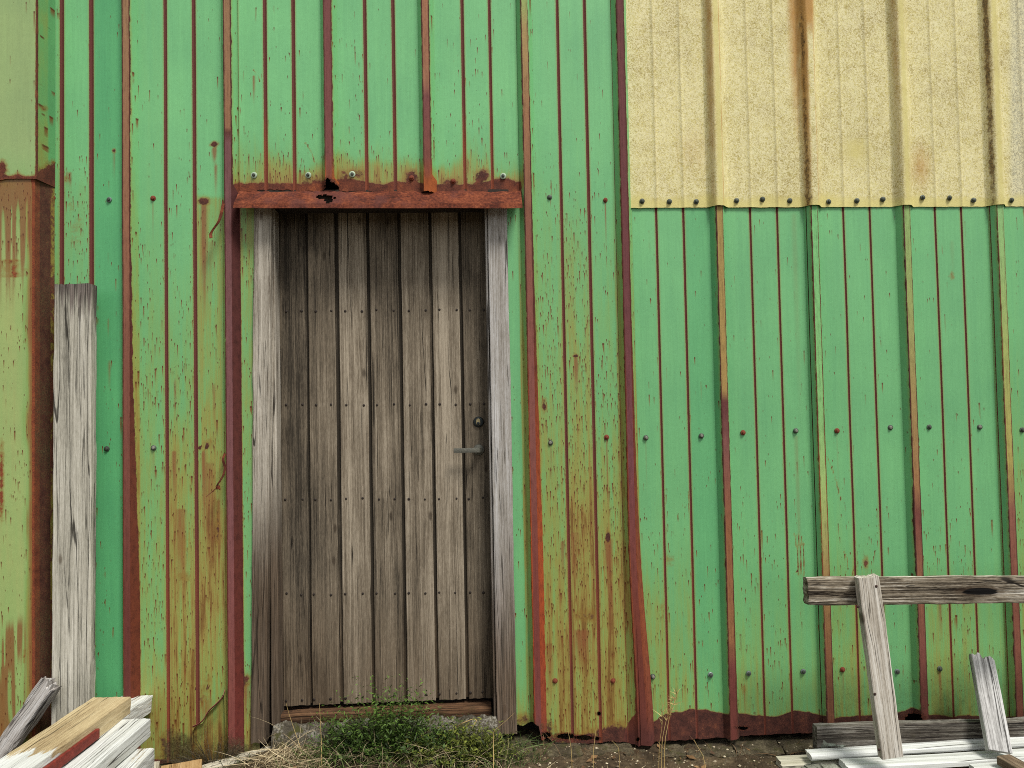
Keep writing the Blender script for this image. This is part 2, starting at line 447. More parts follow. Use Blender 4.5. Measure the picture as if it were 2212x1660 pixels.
def make_stone(name, a, b, c2, moss=0.4):
    n = NT(name); p = n.pos()
    x = n.noise(p, 16, 5, 0.65); y = n.noise(p, 130, 4, 0.7)
    c = n.ramp(n.add(n.mul(x, 0.55), n.mul(y, 0.45)), [(0.34, alb(*a)), (0.5, alb(*b)), (0.66, alb(*c2))])
    c = n.mix(n.mul(n.ss(n.noise(p, 24, 5, 0.7), 0.52, 0.64), moss), c, alb(70, 70, 34))
    return n.end(c, 0.92, n.bump(n.add(y, x), 0.8, 0.006), spec=0.2)


CLAD = make_clad(); FIBRE = make_fibre(); RUST = make_rust("rusted_steel", 0.86)
RUST_DARK = make_rust("dark_rusted_steel", 0.8)
GREEN = lin((118, 187, 126)) * GAIN
GREEN_SHADE = lin((88, 174, 114)) * GAIN  # green with shade mixed into the colour
PALE = lin((160, 184, 122)) * GAIN

# ------------------------------------------------------------------ the shed
shed = empty("shed", tuple(P(1106, 1610)))
tag(shed, "green corrugated metal shed front streaked with rust around a grey plank door", "shed")

V0 = 600
RIB_PX = [(272, 300), (492, 300), (709, 200), (921, 200), (1136, 200), (1343.5, 200), (1558.6, 599), (1764, 599), (1964, 599), (2166, 599)]
DEPTH, FH, BH = 0.031, 0.0155, 0.033
RIBX = [P(u, v, -DEPTH)[0] for u, v in RIB_PX]
RIBX += [RIBX[-1] + 0.386 * (i + 1) for i in range(3)]
GRV_PX = [(133.5, 300, 5), (197.4, 300, 5.2), (358, 300, 4), (420, 300, 4.4), (575, 300, 4.4), (636.5, 300, 4.4), (791.7, 300, 4.2), (853, 300, 4.2),
          (1003, 300, 4), (1062, 300, 3.6), (1209.5, 300, 3.6), (1268.5, 300, 3.8), (1421, 599, 2.9), (1479.7, 599, 2.9), (1624.7, 599, 2.7),
          (1683, 599, 2.7), (1826, 599, 2.6), (1883.3, 599, 2.6), (2025, 599, 2.6), (2081.6, 599, 2.6)]
GRV = [(P(u, v)[0], w / 530.0 * 0.95, False) for u, v, w in GRV_PX]
GRV += [(RIBX[10] - 0.193 + s, 0.005, False) for s in (-0.06, 0.06)] + [(RIBX[11] - 0.193 + s, 0.005, False) for s in (-0.06, 0.06)]
SEAM = [(RIBX[1] + BH + 0.003, 0.0011, True), (RIBX[5] - BH - 0.001, 0.0013, True), (RIBX[7] - BH + 0.006, 0.0013, True), (RIBX[9] - BH + 0.004, 0.0012, True)]  # shadow lines of the sheet overlaps painted in as thin dark lines
TAN, PUR, MAR, DRK = (156, 120, 86), (120, 80, 78), (100, 56, 46), (84, 42, 34)
OLV, GRN, ORG, BRN = (166, 164, 92), (124, 196, 126), (164, 86, 40), (128, 84, 62)
# rib: keyframes (v, ra, rb, face colour, edge colour)
RIB_KEYS = [
    [(0, -.0165, .0165, TAN, DRK), (500, -.0165, .017, (150, 102, 76), DRK), (800, -.0165, .02, (130, 80, 64), (92, 40, 30)), (1050, -.017, .028, (122, 70, 58), (104, 50, 32)), (1300, -.017, .036, (106, 54, 44), (108, 50, 28)), (1640, -.017, .036, (98, 46, 40), (112, 50, 26))],
    [(0, -.0165, .0165, TAN, DRK), (275, -.0165, .0165, (150, 108, 78), DRK), (285, -.0165, .0165, MAR, DRK), (310, -.0165, .0175, PUR, DRK), (400, -.0165, .0185, PUR, DRK), (425, -.0165, .036, PUR, (84, 40, 38)), (1100, -.017, .036, (126, 80, 80), (94, 44, 36)), (1450, -.017, .036, (132, 74, 66), (104, 42, 32)), (1640, -.02, .037, (128, 66, 58), (118, 52, 44))],
    [(0, -.017, .017, (124, 74, 70), MAR), (330, -.017, .018, (124, 74, 68), MAR), (384, -.017, .02, (136, 74, 52), ORG), (396, -.0175, .036, (150, 76, 46), ORG), (430, -.0175, .036, ORG, ORG)],
    [(0, -.0165, .0165, (164, 114, 84), DRK), (170, -.0165, .0165, (160, 112, 84), DRK), (210, -.0165, .0165, (126, 76, 72), DRK), (340, -.0165, .0175, (126, 74, 62), MAR), (378, -.017, .019, (140, 74, 48), ORG), (392, -.0175, .036, ORG, ORG), (430, -.0175, .036, ORG, ORG)],
    [(0, -.0165, .012, (160, 180, 108), DRK), (60, -.0165, .0145, (172, 148, 96), DRK), (250, -.0165, .0155, (160, 116, 82), DRK), (480, -.0165, .0165, (138, 90, 70), DRK), (700, -.0165, .022, (136, 82, 70), (94, 42, 30)), (950, -.0165, .03, (130, 78, 70), (150, 66, 32)), (1200, -.017, .036, (126, 66, 56), (166, 74, 32)), (1400, -.017, .036, (118, 58, 50), (158, 68, 32)), (1600, -.02, .036, (126, 70, 66), (140, 64, 44))],
    [(0, -.017, .0165, (108, 62, 60), DRK), (700, -.017, .018, (112, 64, 64), (92, 38, 28)), (1000, -.018, .025, (116, 66, 70), (120, 50, 28)), (1150, -.018, .034, (120, 64, 58), (128, 62, 36)), (1350, -.018, .05, (118, 58, 42), (140, 70, 40)), (1540, -.02, .08, (112, 56, 44), (124, 62, 42)), (1590, -.05, .09, (92, 48, 40), (96, 50, 42))],
    [(400, -.0165, .0135, (166, 144, 84), DRK), (840, -.0165, .014, (170, 140, 82), DRK), (868, -.0165, .014, (104, 56, 52), DRK), (960, -.0165, .0145, (128, 82, 74), DRK), (1150, -.0165, .0155, (146, 96, 62), DRK), (1380, -.0165, .0165, (150, 104, 66), (92, 44, 30)), (1440, -.0165, .018, (118, 62, 54), (100, 48, 34)), (1640, -.018, .022, (112, 58, 48), MAR)],
    [(400, -.0165, .0135, GRN, DRK), (900, -.0165, .0155, (138, 192, 118), (104, 58, 34)), (1080, -.0165, .0165, (164, 184, 108), (138, 84, 40)), (1240, -.0165, .017, (160, 130, 80), (124, 70, 40)), (1400, -.0165, .018, (136, 92, 60), MAR), (1640, -.017, .02, (126, 78, 56), MAR)],
    [(400, -.0165, .0135, (146, 184, 112), DRK), (650, -.0165, .0135, (158, 168, 100), DRK), (850, -.0165, .0145, (164, 142, 88), DRK), (1050, -.0165, .015, (158, 114, 74), DRK), (1110, -.02, .018, (118, 66, 56), DRK), (1250, -.0165, .0165, (146, 98, 70), DRK), (1400, -.0165, .0175, (126, 74, 62), MAR), (1640, -.017, .02, (110, 56, 46), MAR)],
    [(400, -.0165, .0125, (140, 194, 126), (90, 60, 40)), (750, -.0165, .014, (164, 178, 102), (120, 74, 40)), (1000, -.0165, .015, (174, 160, 88), MAR), (1100, -.0165, .016, (140, 90, 72), MAR), (1250, -.0165, .018, (136, 84, 66), MAR), (1640, -.017, .02, (124, 72, 52), MAR)],
]
RIB_KEYS += [RIB_KEYS[8], RIB_KEYS[9], RIB_KEYS[6]]
# film of rust and density of rust runs per strip: (u0, u1 at v=600, ochre keys, drip keys)
STRIPS = [
    (60, 133, [(0, .3), (420, .35), (900, .5), (1600, .6)], [(0, .08), (420, .3), (1600, .4)]),
    (133, 198, [(0, .04), (360, .08), (440, .34), (640, .3), (1600, .3)], [(0, .03), (345, .06), (372, .55), (470, .72), (640, .6), (1600, .3)]),
    (198, 272, [(0, .0), (1600, .05)], [(0, .05), (600, .08), (1600, .2)]),
    (272, 357, [(0, .2), (450, .24), (800, .46), (1400, .56), (1560, .9)], [(0, .06), (420, .12), (520, .38), (1000, .55), (1600, .55)]),
    (357, 420, [(0, .06), (430, .08), (560, .32), (900, .55), (1050, .8), (1400, .95), (1600, 1)], [(0, .04), (400, .12), (540, .45), (1000, .65), (1400, .75), (1600, .6)]),
    (420, 492, [(0, .04), (424, .06), (436, .62), (800, .6), (1000, .75), (1120, 1.0), (1300, 1.02), (1420, .8), (1500, .72), (1600, 1)], [(0, .1), (420, .12), (460, .25), (1000, .4), (1600, .45)]),
    (492, 560, [(0, .12), (300, .2), (400, .7), (700, .62), (900, .5), (1150, .36), (1400, .4), (1560, .9)], [(0, .1), (300, .25), (420, .45), (1600, .5)]),
    (560, 636, [(0, .03), (250, .1), (335, .3), (372, .75), (400, 1)], [(0, .06), (150, .2), (310, .45), (350, .9), (400, 1)]),
    (636, 709, [(0, .03), (280, .08), (345, .3), (380, .8), (405, 1)], [(0, .03), (200, .1), (320, .35), (360, .8)]),
    (709, 791, [(0, .08), (250, .14), (330, .3), (365, .75), (400, 1)], [(0, .06), (130, .25), (320, .45), (350, .9)]),
    (791, 853, [(0, .05), (280, .1), (330, .35), (352, .8), (395, 1)], [(0, .04), (200, .15), (330, .5)]),
    (853, 921, [(0, .02), (310, .08), (345, .7), (375, 1)], [(0, .02), (300, .08), (350, .35)]),
    (921, 1003, [(0, .1), (270, .12), (340, .25), (375, .75), (405, 1)], [(0, .04), (200, .2), (320, .4), (360, .7)]),
    (1003, 1062, [(0, .03), (280, .12), (340, .4), (380, .8)], [(0, .05), (230, .25), (300, .65), (360, .8)]),
    (1062, 1136, [(0, .02), (300, .06), (370, .4), (410, .9), (440, .3), (900, .08), (1300, .16), (1480, .5), (1580, .9)], [(0, .04), (300, .1), (370, .4), (450, .14), (900, .28), (1600, .4)]),
    (1136, 1210, [(0, .1), (280, .16), (520, .38), (900, .55), (1150, .68), (1350, .86), (1600, 1)], [(0, .03), (330, .1), (480, .45), (620, .55), (800, .85), (1600, .8)]),
    (1210, 1269, [(0, .08), (380, .22), (560, .5), (800, .62), (1000, .76), (1150, 1), (1600, 1.05)], [(0, .03), (420, .15), (470, .75), (750, .95), (1600, .95)]),
    (1269, 1345, [(0, .06), (400, .14), (520, .34), (850, .38), (1080, .7), (1280, .95), (1600, 1)], [(0, .03), (420, .15), (560, .35), (820, .5), (850, .75), (1600, .72)]),
    (1345, 1421, [(0, .06), (900, .12), (1200, .34), (1350, .68), (1520, .74), (1600, .9)], [(0, .03), (800, .1), (950, .35), (1150, .6), (1500, .55), (1600, .4)]),
    (1421, 1480, [(0, .04), (900, .1), (1150, .26), (1350, .58), (1600, .75)], [(0, .03), (850, .08), (1080, .4), (1200, .72), (1380, .7), (1560, .4)]),
    (1480, 1558, [(0, .0), (1100, .04), (1350, .26), (1560, .5)], [(0, .02), (900, .06), (1200, .22), (1560, .3)]),
    (1558, 1625, [(0, .08), (1000, .14), (1250, .3), (1560, .66)], [(0, .03), (1000, .12), (1150, .4), (1300, .55), (1560, .4)]),
    (1625, 1683, [(0, .06), (1000, .1), (1250, .28), (1560, .66)], [(0, .03), (1050, .12), (1180, .5), (1350, .5), (1560, .35)]),
    (1683, 1764, [(0, .04), (1100, .08), (1400, .36), (1560, .6)], [(0, .02), (1100, .06), (1560, .2)]),
    (1764, 1826, [(0, .12), (1000, .22), (1200, .5), (1340, .85), (1560, .95)], [(0, .03), (1000, .12), (1150, .5), (1300, .5), (1560, .35)]),
    (1826, 1883, [(0, .05), (1050, .16), (1220, .48), (1340, .8), (1560, .9)], [(0, .03), (1030, .12), (1130, .65), (1260, .8), (1560, .35)]),
    (1883, 1964, [(0, .0), (1100, .05), (1300, .3), (1560, .5)], [(0, .03), (1100, .1), (1560, .25)]),
    (1964, 2025, [(0, .06), (1050, .12), (1220, .42), (1340, .8), (1560, .95)], [(0, .03), (1050, .15), (1200, .55), (1560, .45)]),
    (2025, 2081, [(0, .04), (1050, .1), (1220, .45), (1340, .8), (1560, .9)], [(0, .05), (1050, .15), (1190, .7), (1300, .7), (1560, .4)]),
    (2081, 2166, [(0, .02), (1100, .08), (1330, .55), (1560, .8)], [(0, .03), (1100, .1), (1560, .25)]),
    (2166, 2900, [(0, .2), (700, .3), (950, .6), (1200, .8), (1560, .9)], [(0, .05), (900, .2), (1200, .5), (1560, .4)]),
]
# patches (u, v, ru, rv, amount) of solid rust; runs (u, v0, v1, width, amount)
PATCH = [(548, 396, 22, 22, .42), (665, 396, 30, 24, .5), (690, 400, 26, 18, .6), (772, 376, 28, 16, .5), (745, 395, 20, 30, .55), (889, 388, 22, 24, .6),
         (880, 408, 60, 12, .8), (840, 410, 40, 12, .7), (760, 412, 60, 10, .7), (640, 412, 40, 10, .7), (975, 400, 40, 18, .55), (1042, 384, 22, 22, .62), (1060, 402, 30, 20, .55),
         (1020, 404, 40, 12, .6), (1087, 400, 18, 14, .5), (600, 408, 30, 10, .6), (463, 312, 10, 8, .7), (440, 436, 16, 9, .7), (437, 430, 10, 5, .5),
         (246, 326, 5, 6, .65), (141, 388, 12, 8, .5), (155, 450, 16, 40, .25), (165, 500, 20, 60, .3), (1244, 769, 7, 4, .8), (1313, 1160, 7, 14, .75),
         (1176, 876, 9, 20, .55), (450, 958, 18, 16, .4), (447, 966, 5, 6, .9), (432, 968, 5, 5, .85), (425, 1487, 5, 5, .8), (449, 1484, 5, 5, .7), (400, 1246, 26, 12, .45), (398, 1180, 20, 60, .28), (470, 1140, 6, 60, .5),
         (435, 1500, 22, 40, .42), (425, 1480, 8, 16, .4), (448, 1470, 10, 14, .4), (395, 1450, 18, 30, .3), (530, 1470, 16, 20, .5), (1268, 1330, 34, 20, .46), (1256, 1235, 26, 50, .22), (1255, 1180, 24, 30, .25),
         (1240, 1590, 70, 14, .4), (1300, 1585, 60, 18, .5), (1185, 1575, 22, 20, .5), (1130, 1552, 26, 14, .5), (1180, 700, 4, 10, .4), (355, 1610, 14, 40, .5),
         (1660, 500, 0.1, 0.1, 0), (2056, 596, 8, 12, .45), (1870, 1215, 8, 20, .5), (1444, 1210, 20, 24, .35), (1430, 1310, 12, 20, .3), (1605, 1490, 8, 12, .4), (1270, 1490, 10, 30, .4), (1180, 1300, 8, 40, .3), (1312, 1500, 10, 30, .3)]
RUNS = [(463, 318, 360, 11, 1), (466, 355, 440, 8, .7), (440, 440, 720, 13, 1), (452, 520, 700, 26, .35), (549, 165, 235, 6, .8), (547, 398, 440, 20, .8), (665, 398, 430, 22, .6), (763, 400, 440, 22, .7), (1087, 398, 440, 20, .8), (1010, 345, 400, 5, .8),
        (1244, 770, 870, 9, .9), (1314, 1165, 1270, 15, 1.3), (1318, 1260, 1420, 14, .6), (1215, 1170, 1280, 9, .7), (1310, 950, 1180, 4, .7), (1307, 436, 560, 3, .8), (1190, 965, 1080, 5, .5), (1256, 1360, 1460, 40, .8), (1240, 1150, 1330, 30, .5), (1185, 1390, 1560, 24, .5),
        (376, 975, 1130, 10, .8), (390, 1100, 1350, 26, .6), (440, 974, 1200, 9, .9), (450, 1000, 1300, 30, .5), (472, 1080, 1250, 7, .8), (463, 830, 960, 5, .7), (378, 820, 930, 6, .6), (445, 1510, 1600, 30, .5),
        (331, 975, 1080, 4, .6), (331, 436, 560, 3, .5), (1715, 460, 1100, 18, .28), (1720, 940, 1560, 12, .35), (1808, 935, 1200, 5, .3), (1395, 950, 1120, 4, .35), (2030, 1450, 1550, 7, .7), (2030, 1290, 1400, 10, .7), (2052, 1260, 1340, 10, .6), (1820, 1452, 1550, 6, .5), (2056, 520, 640, 14, .25), (1604, 940, 1000, 3, .3), (1312, 1475, 1560, 5, .6), (1608, 1480, 1560, 5, .6),
        (530, 1475, 1590, 18, .7), (246, 330, 400, 5, .6), (236, 780, 860, 5, .7), (233, 690, 740, 4, .6), (145, 370, 420, 6, .7), (152, 372, 420, 6, .7)]
SLITS = [(548, 153, 562, 178), (660, 310, 680, 352), (1786, 985, 1816, 1080), (1716, 1150, 1724, 1245), (1724, 1155, 1730, 1240), (1732, 1160, 1736, 1250), (1700, 1175, 1738, 1176), (1690, 1255, 1722, 1235), (1822, 1190, 1830, 1225), (1846, 1195, 1840, 1245), (1826, 1235, 1850, 1225)]
BAND = [(1090, 1640), (1340, 1640), (1370, 1600), (1405, 1560), (1440, 1543), (1500, 1527), (1540, 1535), (1575, 1545), (1600, 1536), (1640, 1548), (1680, 1556), (1720, 1528), (1760, 1545), (1800, 1556), (1840, 1553), (1900, 1545), (1940, 1538), (1975, 1518), (2000, 1548), (2060, 1552), (2120, 1548), (2212, 1552), (2600, 1530)]


def keys(ks, v):
    return np.interp(v, [k[0] for k in ks], [k[1] for k in ks])


def profile(X):
    y = np.zeros_like(X)
    for r in RIBX:
        d = np.abs(X - r)
        y = np.where(d < BH, -DEPTH * np.clip((BH - d) / (BH - FH), 0, 1), y)
    for g, w, seam in GRV + SEAM:
        d = np.abs(X - g)
        if not seam: y = y + 0.0035 * np.clip(1 - d / (w * 1.05), 0, 1)
        else: y = y + np.where(X > g, -0.0014, 0) * np.clip(1 - (X - g) / 0.02, 0, 1)
    return y


def columns(x0, x1, step=0.0068):
    pts = [x0, x1]
    for r in RIBX:
        for o in (-.052, -BH - .001, -BH, -FH, -.0115, 0, .0115, FH, BH, BH + .001, .052): pts.append(r + o)
    for g, w, s in GRV + SEAM:
        for o in ((-.018, -w * 1.05, 0, w * 1.05, .018) if not s else (-.006, -.0005, 0.0005, .006)): pts.append(g + o)
    pts = sorted(p for p in pts if x0 - 1e-6 <= p <= x1 + 1e-6)
    out = [pts[0]]
    for p in pts[1:]:
        d = p - out[-1]
        if d < 0.0004: continue
        k = max(1, int(math.ceil(d / step)))
        for i in range(1, k + 1): out.append(out[-k if False else -1] + d / k)
    return np.array(out)


def zline(pts, X, y=0.0):
    q = [P(u, v, y) for u, v in pts]
    return np.interp(X, [a[0] for a in q], [a[2] for a in q])


def clad_fields(me, x, y, z, X0):
    """x,z positions, X0 the unwarped column position"""
    u, v = proj(x, y, z)
    uref = proj(X0, np.zeros_like(X0), np.full_like(X0, P(1106, V0)[2]))[0]
    nz = vnoise(x * 9 + 40, z * 4 + 20, 3) - 0.5
    vv = v + nz * 60
    ochre, drip = np.zeros_like(x), np.full_like(x, 0.1)
    for u0, u1, ko, kd in STRIPS:
        s = (uref >= u0) & (uref < u1)
        ochre[s] = keys(ko, vv)[s] * (0.64 if u0 > 1740 else 0.82 if u0 >= 1345 else 0.92); drip[s] = keys(kd, vv)[s] * (0.62 if u0 >= 1345 else 1.0)
    # runs bleed under sheet edges and beside grooves
    gd = np.full_like(x, 0.03); gw = np.full_like(x, -0.05); gt = np.zeros_like(x)
    for g, w, s in GRV + SEAM:
        d = X0 - g
        k = np.abs(d) < (0.02 if not s else 0.005)
        gd[k] = d[k]; gw[k] = w
        gt[k] = 0.0
    low = smooth(900, 1500, v) * (uref < 1345) + 0.75 * smooth(1000, 1500, v) * (uref >= 1345)
    top = smooth(180, 330, v) * ((uref > 500) & (uref < 1130))
    gt = np.clip(np.maximum(low, top) * (0.5 + nz) + 0.15, 0, 1)
    rd = np.full_like(x, 0.06); ra = np.full_like(x, 1.0); rb = np.full_like(x, -1.0); ron = np.zeros_like(x)
    ribc = np.zeros((len(x), 3)); edgec = np.zeros((len(x), 3))
    for r, ks in zip(RIBX, RIB_KEYS):
        d = X0 - r
        k = np.abs(d) < 0.056
        rd[k] = d[k]; ron[k] = 1
        kv = [q[0] for q in ks]
        ra[k] = np.interp(v[k], kv, [q[1] for q in ks]); rb[k] = np.interp(v[k], kv, [q[2] for q in ks])
        for c in range(3):
            ribc[k, c] = np.interp(v[k], kv, [lin(q[3])[c] * GAIN for q in ks])
            edgec[k, c] = np.interp(v[k], kv, [lin(q[4])[c] * GAIN for q in ks])
        if r < RIBX[6] - 0.1:                       # flanks of the left ribs carry run-off
            s = (d > FH) & (d < BH + 0.004)
            ochre[s] = np.maximum(ochre[s], 0.25 + 0.65 * smooth(200, 1200, v[s]))
            drip[s] = np.maximum(drip[s], 0.5)
            s = (d < -FH) & (d > -BH - .008) & (r > RIBX[3] + .1)
            ochre[s] = np.maximum(ochre[s], 0.25 + 0.5 * smooth(300, 900, v[s]))
        k = (np.abs(d) < 0.05)
    rust, streak, orange = np.zeros_like(x), np.zeros_like(x), np.zeros_like(x)
    for pu, pv, ru, rv, a in PATCH:
        c = P(pu, pv)
        e = ((x - c[0]) / (ru / 530)) ** 2 + ((z - c[2]) / (rv / 530)) ** 2
        rust = np.maximum(rust, a * 1.15 * np.exp(-e * 0.8))
    for pu, v0, v1, w, a in RUNS:
        c = P(pu, v0)[0]; z0 = P(pu, v0)[2]; z1 = P(pu, v1)[2]
        e = np.exp(-((x - c) / (w * 0.5 / 530)) ** 2)
        f = smooth(z0 + 0.006, z0 - 0.004, z) * np.clip(1.25 * (z - z1) / (z0 - z1), 0, 1) ** 0.8
        streak = np.maximum(streak, a * e * f)
        rust = np.maximum(rust, 0.55 * min(a, 1) * e * np.exp(-((z - z0 + .003) / 0.006) ** 2))
    for a0, b0, a1, b1 in SLITS:
        A, B = P(a0, b0), P(a1, b1)
        ab = np.array([B[0] - A[0], B[2] - A[2]]); L2 = ab @ ab
        t = np.clip(((x - A[0]) * ab[0] + (z - A[2]) * ab[1]) / L2, 0, 1)
        bow = 0.006 * np.sin(t * np.pi)
        d = np.hypot(x - A[0] - t * ab[0] - bow, z - A[2] - t * ab[1])
        rust = np.maximum(rust, 0.62 * np.exp(-(d / 0.0042) ** 2))
    bu = np.arange(1000, 2700, 4.0); bv = np.interp(bu, [b[0] for b in BAND], [b[1] for b in BAND]); bv = np.convolve(np.pad(bv, 5, mode='edge'), np.hanning(13)[1:-1] / np.hanning(13).sum(), 'valid')
    band = 1541 + (np.interp(u, bu, bv) - 1541) * np.where((u > 1420) & (u < 2250), .65, 1.0) + 3
    band = band + (vnoise(x * 30, z * 0 + 5, 9) - .5) * 5
    rust = np.maximum(rust, smooth(-9, 6, v - band) * 1.25)
    # rusty skirt of the short sheets above the door
    s = (uref > 508) & (uref < 1130)
    edge = 392 + 16 * vnoise(x * 14, z * 0, 4) - 9
    sk = smooth(-12, 12, v - edge) * s * (v < 440)
    rust = np.maximum(rust, sk * 0.9); orange = np.maximum(orange, sk * (0.05 + 0.65 * vnoise(x * 10, z * 10, 6)))
    # rust climbs a little beside grooves there
    gnear = np.exp(-(gd / 0.014) ** 2) * s * smooth(360, 410, v)
    rust = np.maximum(rust, gnear * 0.75)
    # foot of the sheet right of the door
    s2 = (uref > 1136) & (uref < 1352)
    rust = np.maximum(rust, s2 * smooth(1545, 1600, v + nz * 40) * 0.72)
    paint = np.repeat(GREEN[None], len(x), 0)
    paint = paint * (0.985 + 0.15 * smooth(1000, 100, v))[:, None] * np.array([1.0, 1.0, 1.0])  # brighter light on the upper wall put into the paint colour
    pan_shade = ((uref > 198) & (uref < 262)) * 0.8 + (uref > 1480) * (uref < 1545) * 0.4  # shade by the post and beside a rib put into the paint
    paint = paint * (1 - pan_shade[:, None]) + GREEN_SHADE[None] * pan_shade[:, None]
    mud_shade = np.where(uref < 556, 0.75 * smooth(1545, 1625, v + nz * 50) * smooth(320, 370, uref), 0)
    mud_shade = np.maximum(mud_shade, np.where((uref > 1096) & (uref < 1170), .45 * smooth(1520, 1570, v), 0))
    mud_shade = np.maximum(mud_shade, np.where(uref > 1740, .32 * smooth(1330, 1520, v), 0))  # dark patches painted in for the shade under the rail
    drip = drip * np.where((v < 330) & (uref < 1345), 0.6, 1.0)
    for nme, d in (("mud_shade", mud_shade), ("ochre", ochre), ("drip", drip), ("gd", gd), ("gw", gw), ("gtone", gt), ("rd", rd), ("ra", ra), ("rb", rb), ("ron", ron),
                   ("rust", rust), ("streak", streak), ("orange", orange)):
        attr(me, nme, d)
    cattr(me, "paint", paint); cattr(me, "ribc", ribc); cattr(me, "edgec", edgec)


def grid_mesh(name, cols, zb, zt, yf, warp=None, rows=300, holes=(), jag=0.0, seed=1):
    nx = len(cols)
    s = np.linspace(0, 1, rows)
    dense = s
    Xg = np.repeat(cols[None], rows, 0)
    j = (vnoise(cols * 45, cols * 0 + seed, seed) - .5) * jag + (vnoise(cols * 160, cols * 0 + seed, seed + 1) - .5) * jag * 0.6
    zbj = zb + j
    Zg = zbj[None] + (zt - zbj)[None] * dense[:, None]
    Yg = np.repeat(yf[None], rows, 0)
    X0 = Xg.copy()
    if warp is not None: Xg, Yg = warp(Xg, Yg, Zg)
    idx = np.arange(nx * rows).reshape(rows, nx)
    f = np.stack([idx[:-1, :-1], idx[:-1, 1:], idx[1:, 1:], idx[1:, :-1]], -1).reshape(-1, 4)
    x, y, z = Xg.ravel(), Yg.ravel(), Zg.ravel()
    me = mesh_np(name, np.stack([x, y, z], 1), f)
    hole = np.full(len(x), -3.0)
    u, v = proj(x, y, z)
    for hu, hv, ru, rv in holes: hole = np.maximum(hole, 1 - np.sqrt(((u - hu) / ru) ** 2 + ((v - hv) / rv) ** 2))
    attr(me, "hole", hole)
    return me, x, y, z, X0.ravel()


ZT = P(1106, -120)[2]


def clad_sheet(x0, x1, bottom, yoff, label=None, warp=None, holes=(), jag=0.004, rows=320, seed=1, step=0.0068, ztop=ZT):
    cols = columns(x0, x1, step)
    yf = profile(cols) + yoff
    zb = zline(bottom, cols)
    me, x, y, z, X0 = grid_mesh("cladding_sheet", cols, zb, np.full_like(cols, ztop), yf, warp, rows, holes, jag, seed)
    clad_fields(me, x, y, z, X0)
    o = link("cladding_sheet", me, CLAD, shed)
    if label: o["label"] = label
    return o


def dent(Xg, Yg, Zg):
    return Xg, Yg + (vnoise(Xg * 5, Zg * 2.2, 12) - .5) * 0.0035


def flare(Xg, Yg, Zg):
    z0, z1 = P(1360, 1150)[2], P(1400, 1600)[2]
    t = smooth(z0, z1, Zg)
    d = Xg - RIBX[5]
    Xn = Xg + 0.036 * t * smooth(-0.02, 0.03, d)
    Xn = Xn + 0.018 * t * smooth(-.036, -.02, d) * (d < 0)
    return dent(Xn, Yg - 0.012 * t * smooth(-.02, .02, d), Zg)


def wave_right(Xg, Yg, Zg):
    return dent(Xg, Yg, Zg)


x_left = P(116, V0)[0]
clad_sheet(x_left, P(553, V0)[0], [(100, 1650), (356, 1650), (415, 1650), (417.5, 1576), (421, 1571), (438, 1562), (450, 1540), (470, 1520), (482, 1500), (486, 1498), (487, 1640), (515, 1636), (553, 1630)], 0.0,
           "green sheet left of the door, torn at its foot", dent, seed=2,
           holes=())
clad_sheet(RIBX[1] + BH + 0.004, RIBX[4] - BH - 0.001, [(490, 413), (560, 413), (600, 411), (640, 413), (705, 414), (720, 413), (860, 418), (925, 417), (930, 419), (1000, 423), (1060, 417), (1140, 416)], -0.004,
           "short green sheet above the door with a rusted lower edge", dent, rows=170, seed=3, step=0.005, jag=0.006,
           holes=[(712, 404, 11, 14), (722, 408, 11, 8), (707, 394, 5, 9)])
clad_sheet(P(1096, V0)[0], RIBX[5] + 0.036, [(1080, 1556), (1108, 1562), (1130, 1568), (1150, 1558), (1163, 1560), (1168, 1590), (1185, 1594), (1205, 1602), (1260, 1606), (1345, 1602), (1420, 1606)], -0.0015,
           "green sheet right of the door, heavily rust streaked", flare, seed=4, jag=0.010, rows=360, step=0.006,
           holes=[(1222, 1591, 20, 6), (1262, 1594, 22, 5), (1290, 1596, 6, 4), (1294, 1542, 4, 4), (1378, 1598, 4, 5), (1180, 1588, 10, 6)])
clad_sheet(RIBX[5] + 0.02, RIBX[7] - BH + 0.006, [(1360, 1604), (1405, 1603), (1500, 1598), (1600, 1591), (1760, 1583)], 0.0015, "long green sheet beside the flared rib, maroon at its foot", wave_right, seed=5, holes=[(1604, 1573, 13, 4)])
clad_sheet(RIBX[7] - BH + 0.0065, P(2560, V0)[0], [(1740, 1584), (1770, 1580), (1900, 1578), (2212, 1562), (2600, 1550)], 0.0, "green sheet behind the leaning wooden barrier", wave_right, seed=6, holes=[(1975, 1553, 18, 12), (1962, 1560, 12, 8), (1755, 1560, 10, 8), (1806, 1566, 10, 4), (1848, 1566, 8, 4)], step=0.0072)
# second skin seen through the torn foot
me, x, y, z, X0 = grid_mesh("cladding_sheet", columns(P(405, 1550)[0], P(500, 1550)[0]), np.full_like(columns(P(405, 1550)[0], P(500, 1550)[0]), 0.0), P(450, 1440)[2], np.full_like(columns(P(405, 1550)[0], P(500, 1550)[0]), 0.016), rows=60)
nn = len(x)
for a, val in (("ochre", .62 + .5 * (1 - (z - z.min()) / np.ptp(z))), ("drip", 0.2), ("mud_shade", .55 * (1 - (z - z.min()) / np.ptp(z))), ("gd", .03), ("gw", -.05), ("gtone", 0), ("rd", .06), ("ra", 1), ("rb", -1), ("ron", 0), ("rust", 0), ("streak", 0), ("orange", 0)):
    attr(me, a, np.broadcast_to(val, (nn,)))
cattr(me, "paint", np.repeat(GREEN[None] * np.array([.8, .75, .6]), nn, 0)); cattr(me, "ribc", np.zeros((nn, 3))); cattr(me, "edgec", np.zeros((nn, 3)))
link("cladding_sheet", me, CLAD, shed)["label"] = "mossy inner sheet showing under the torn foot"

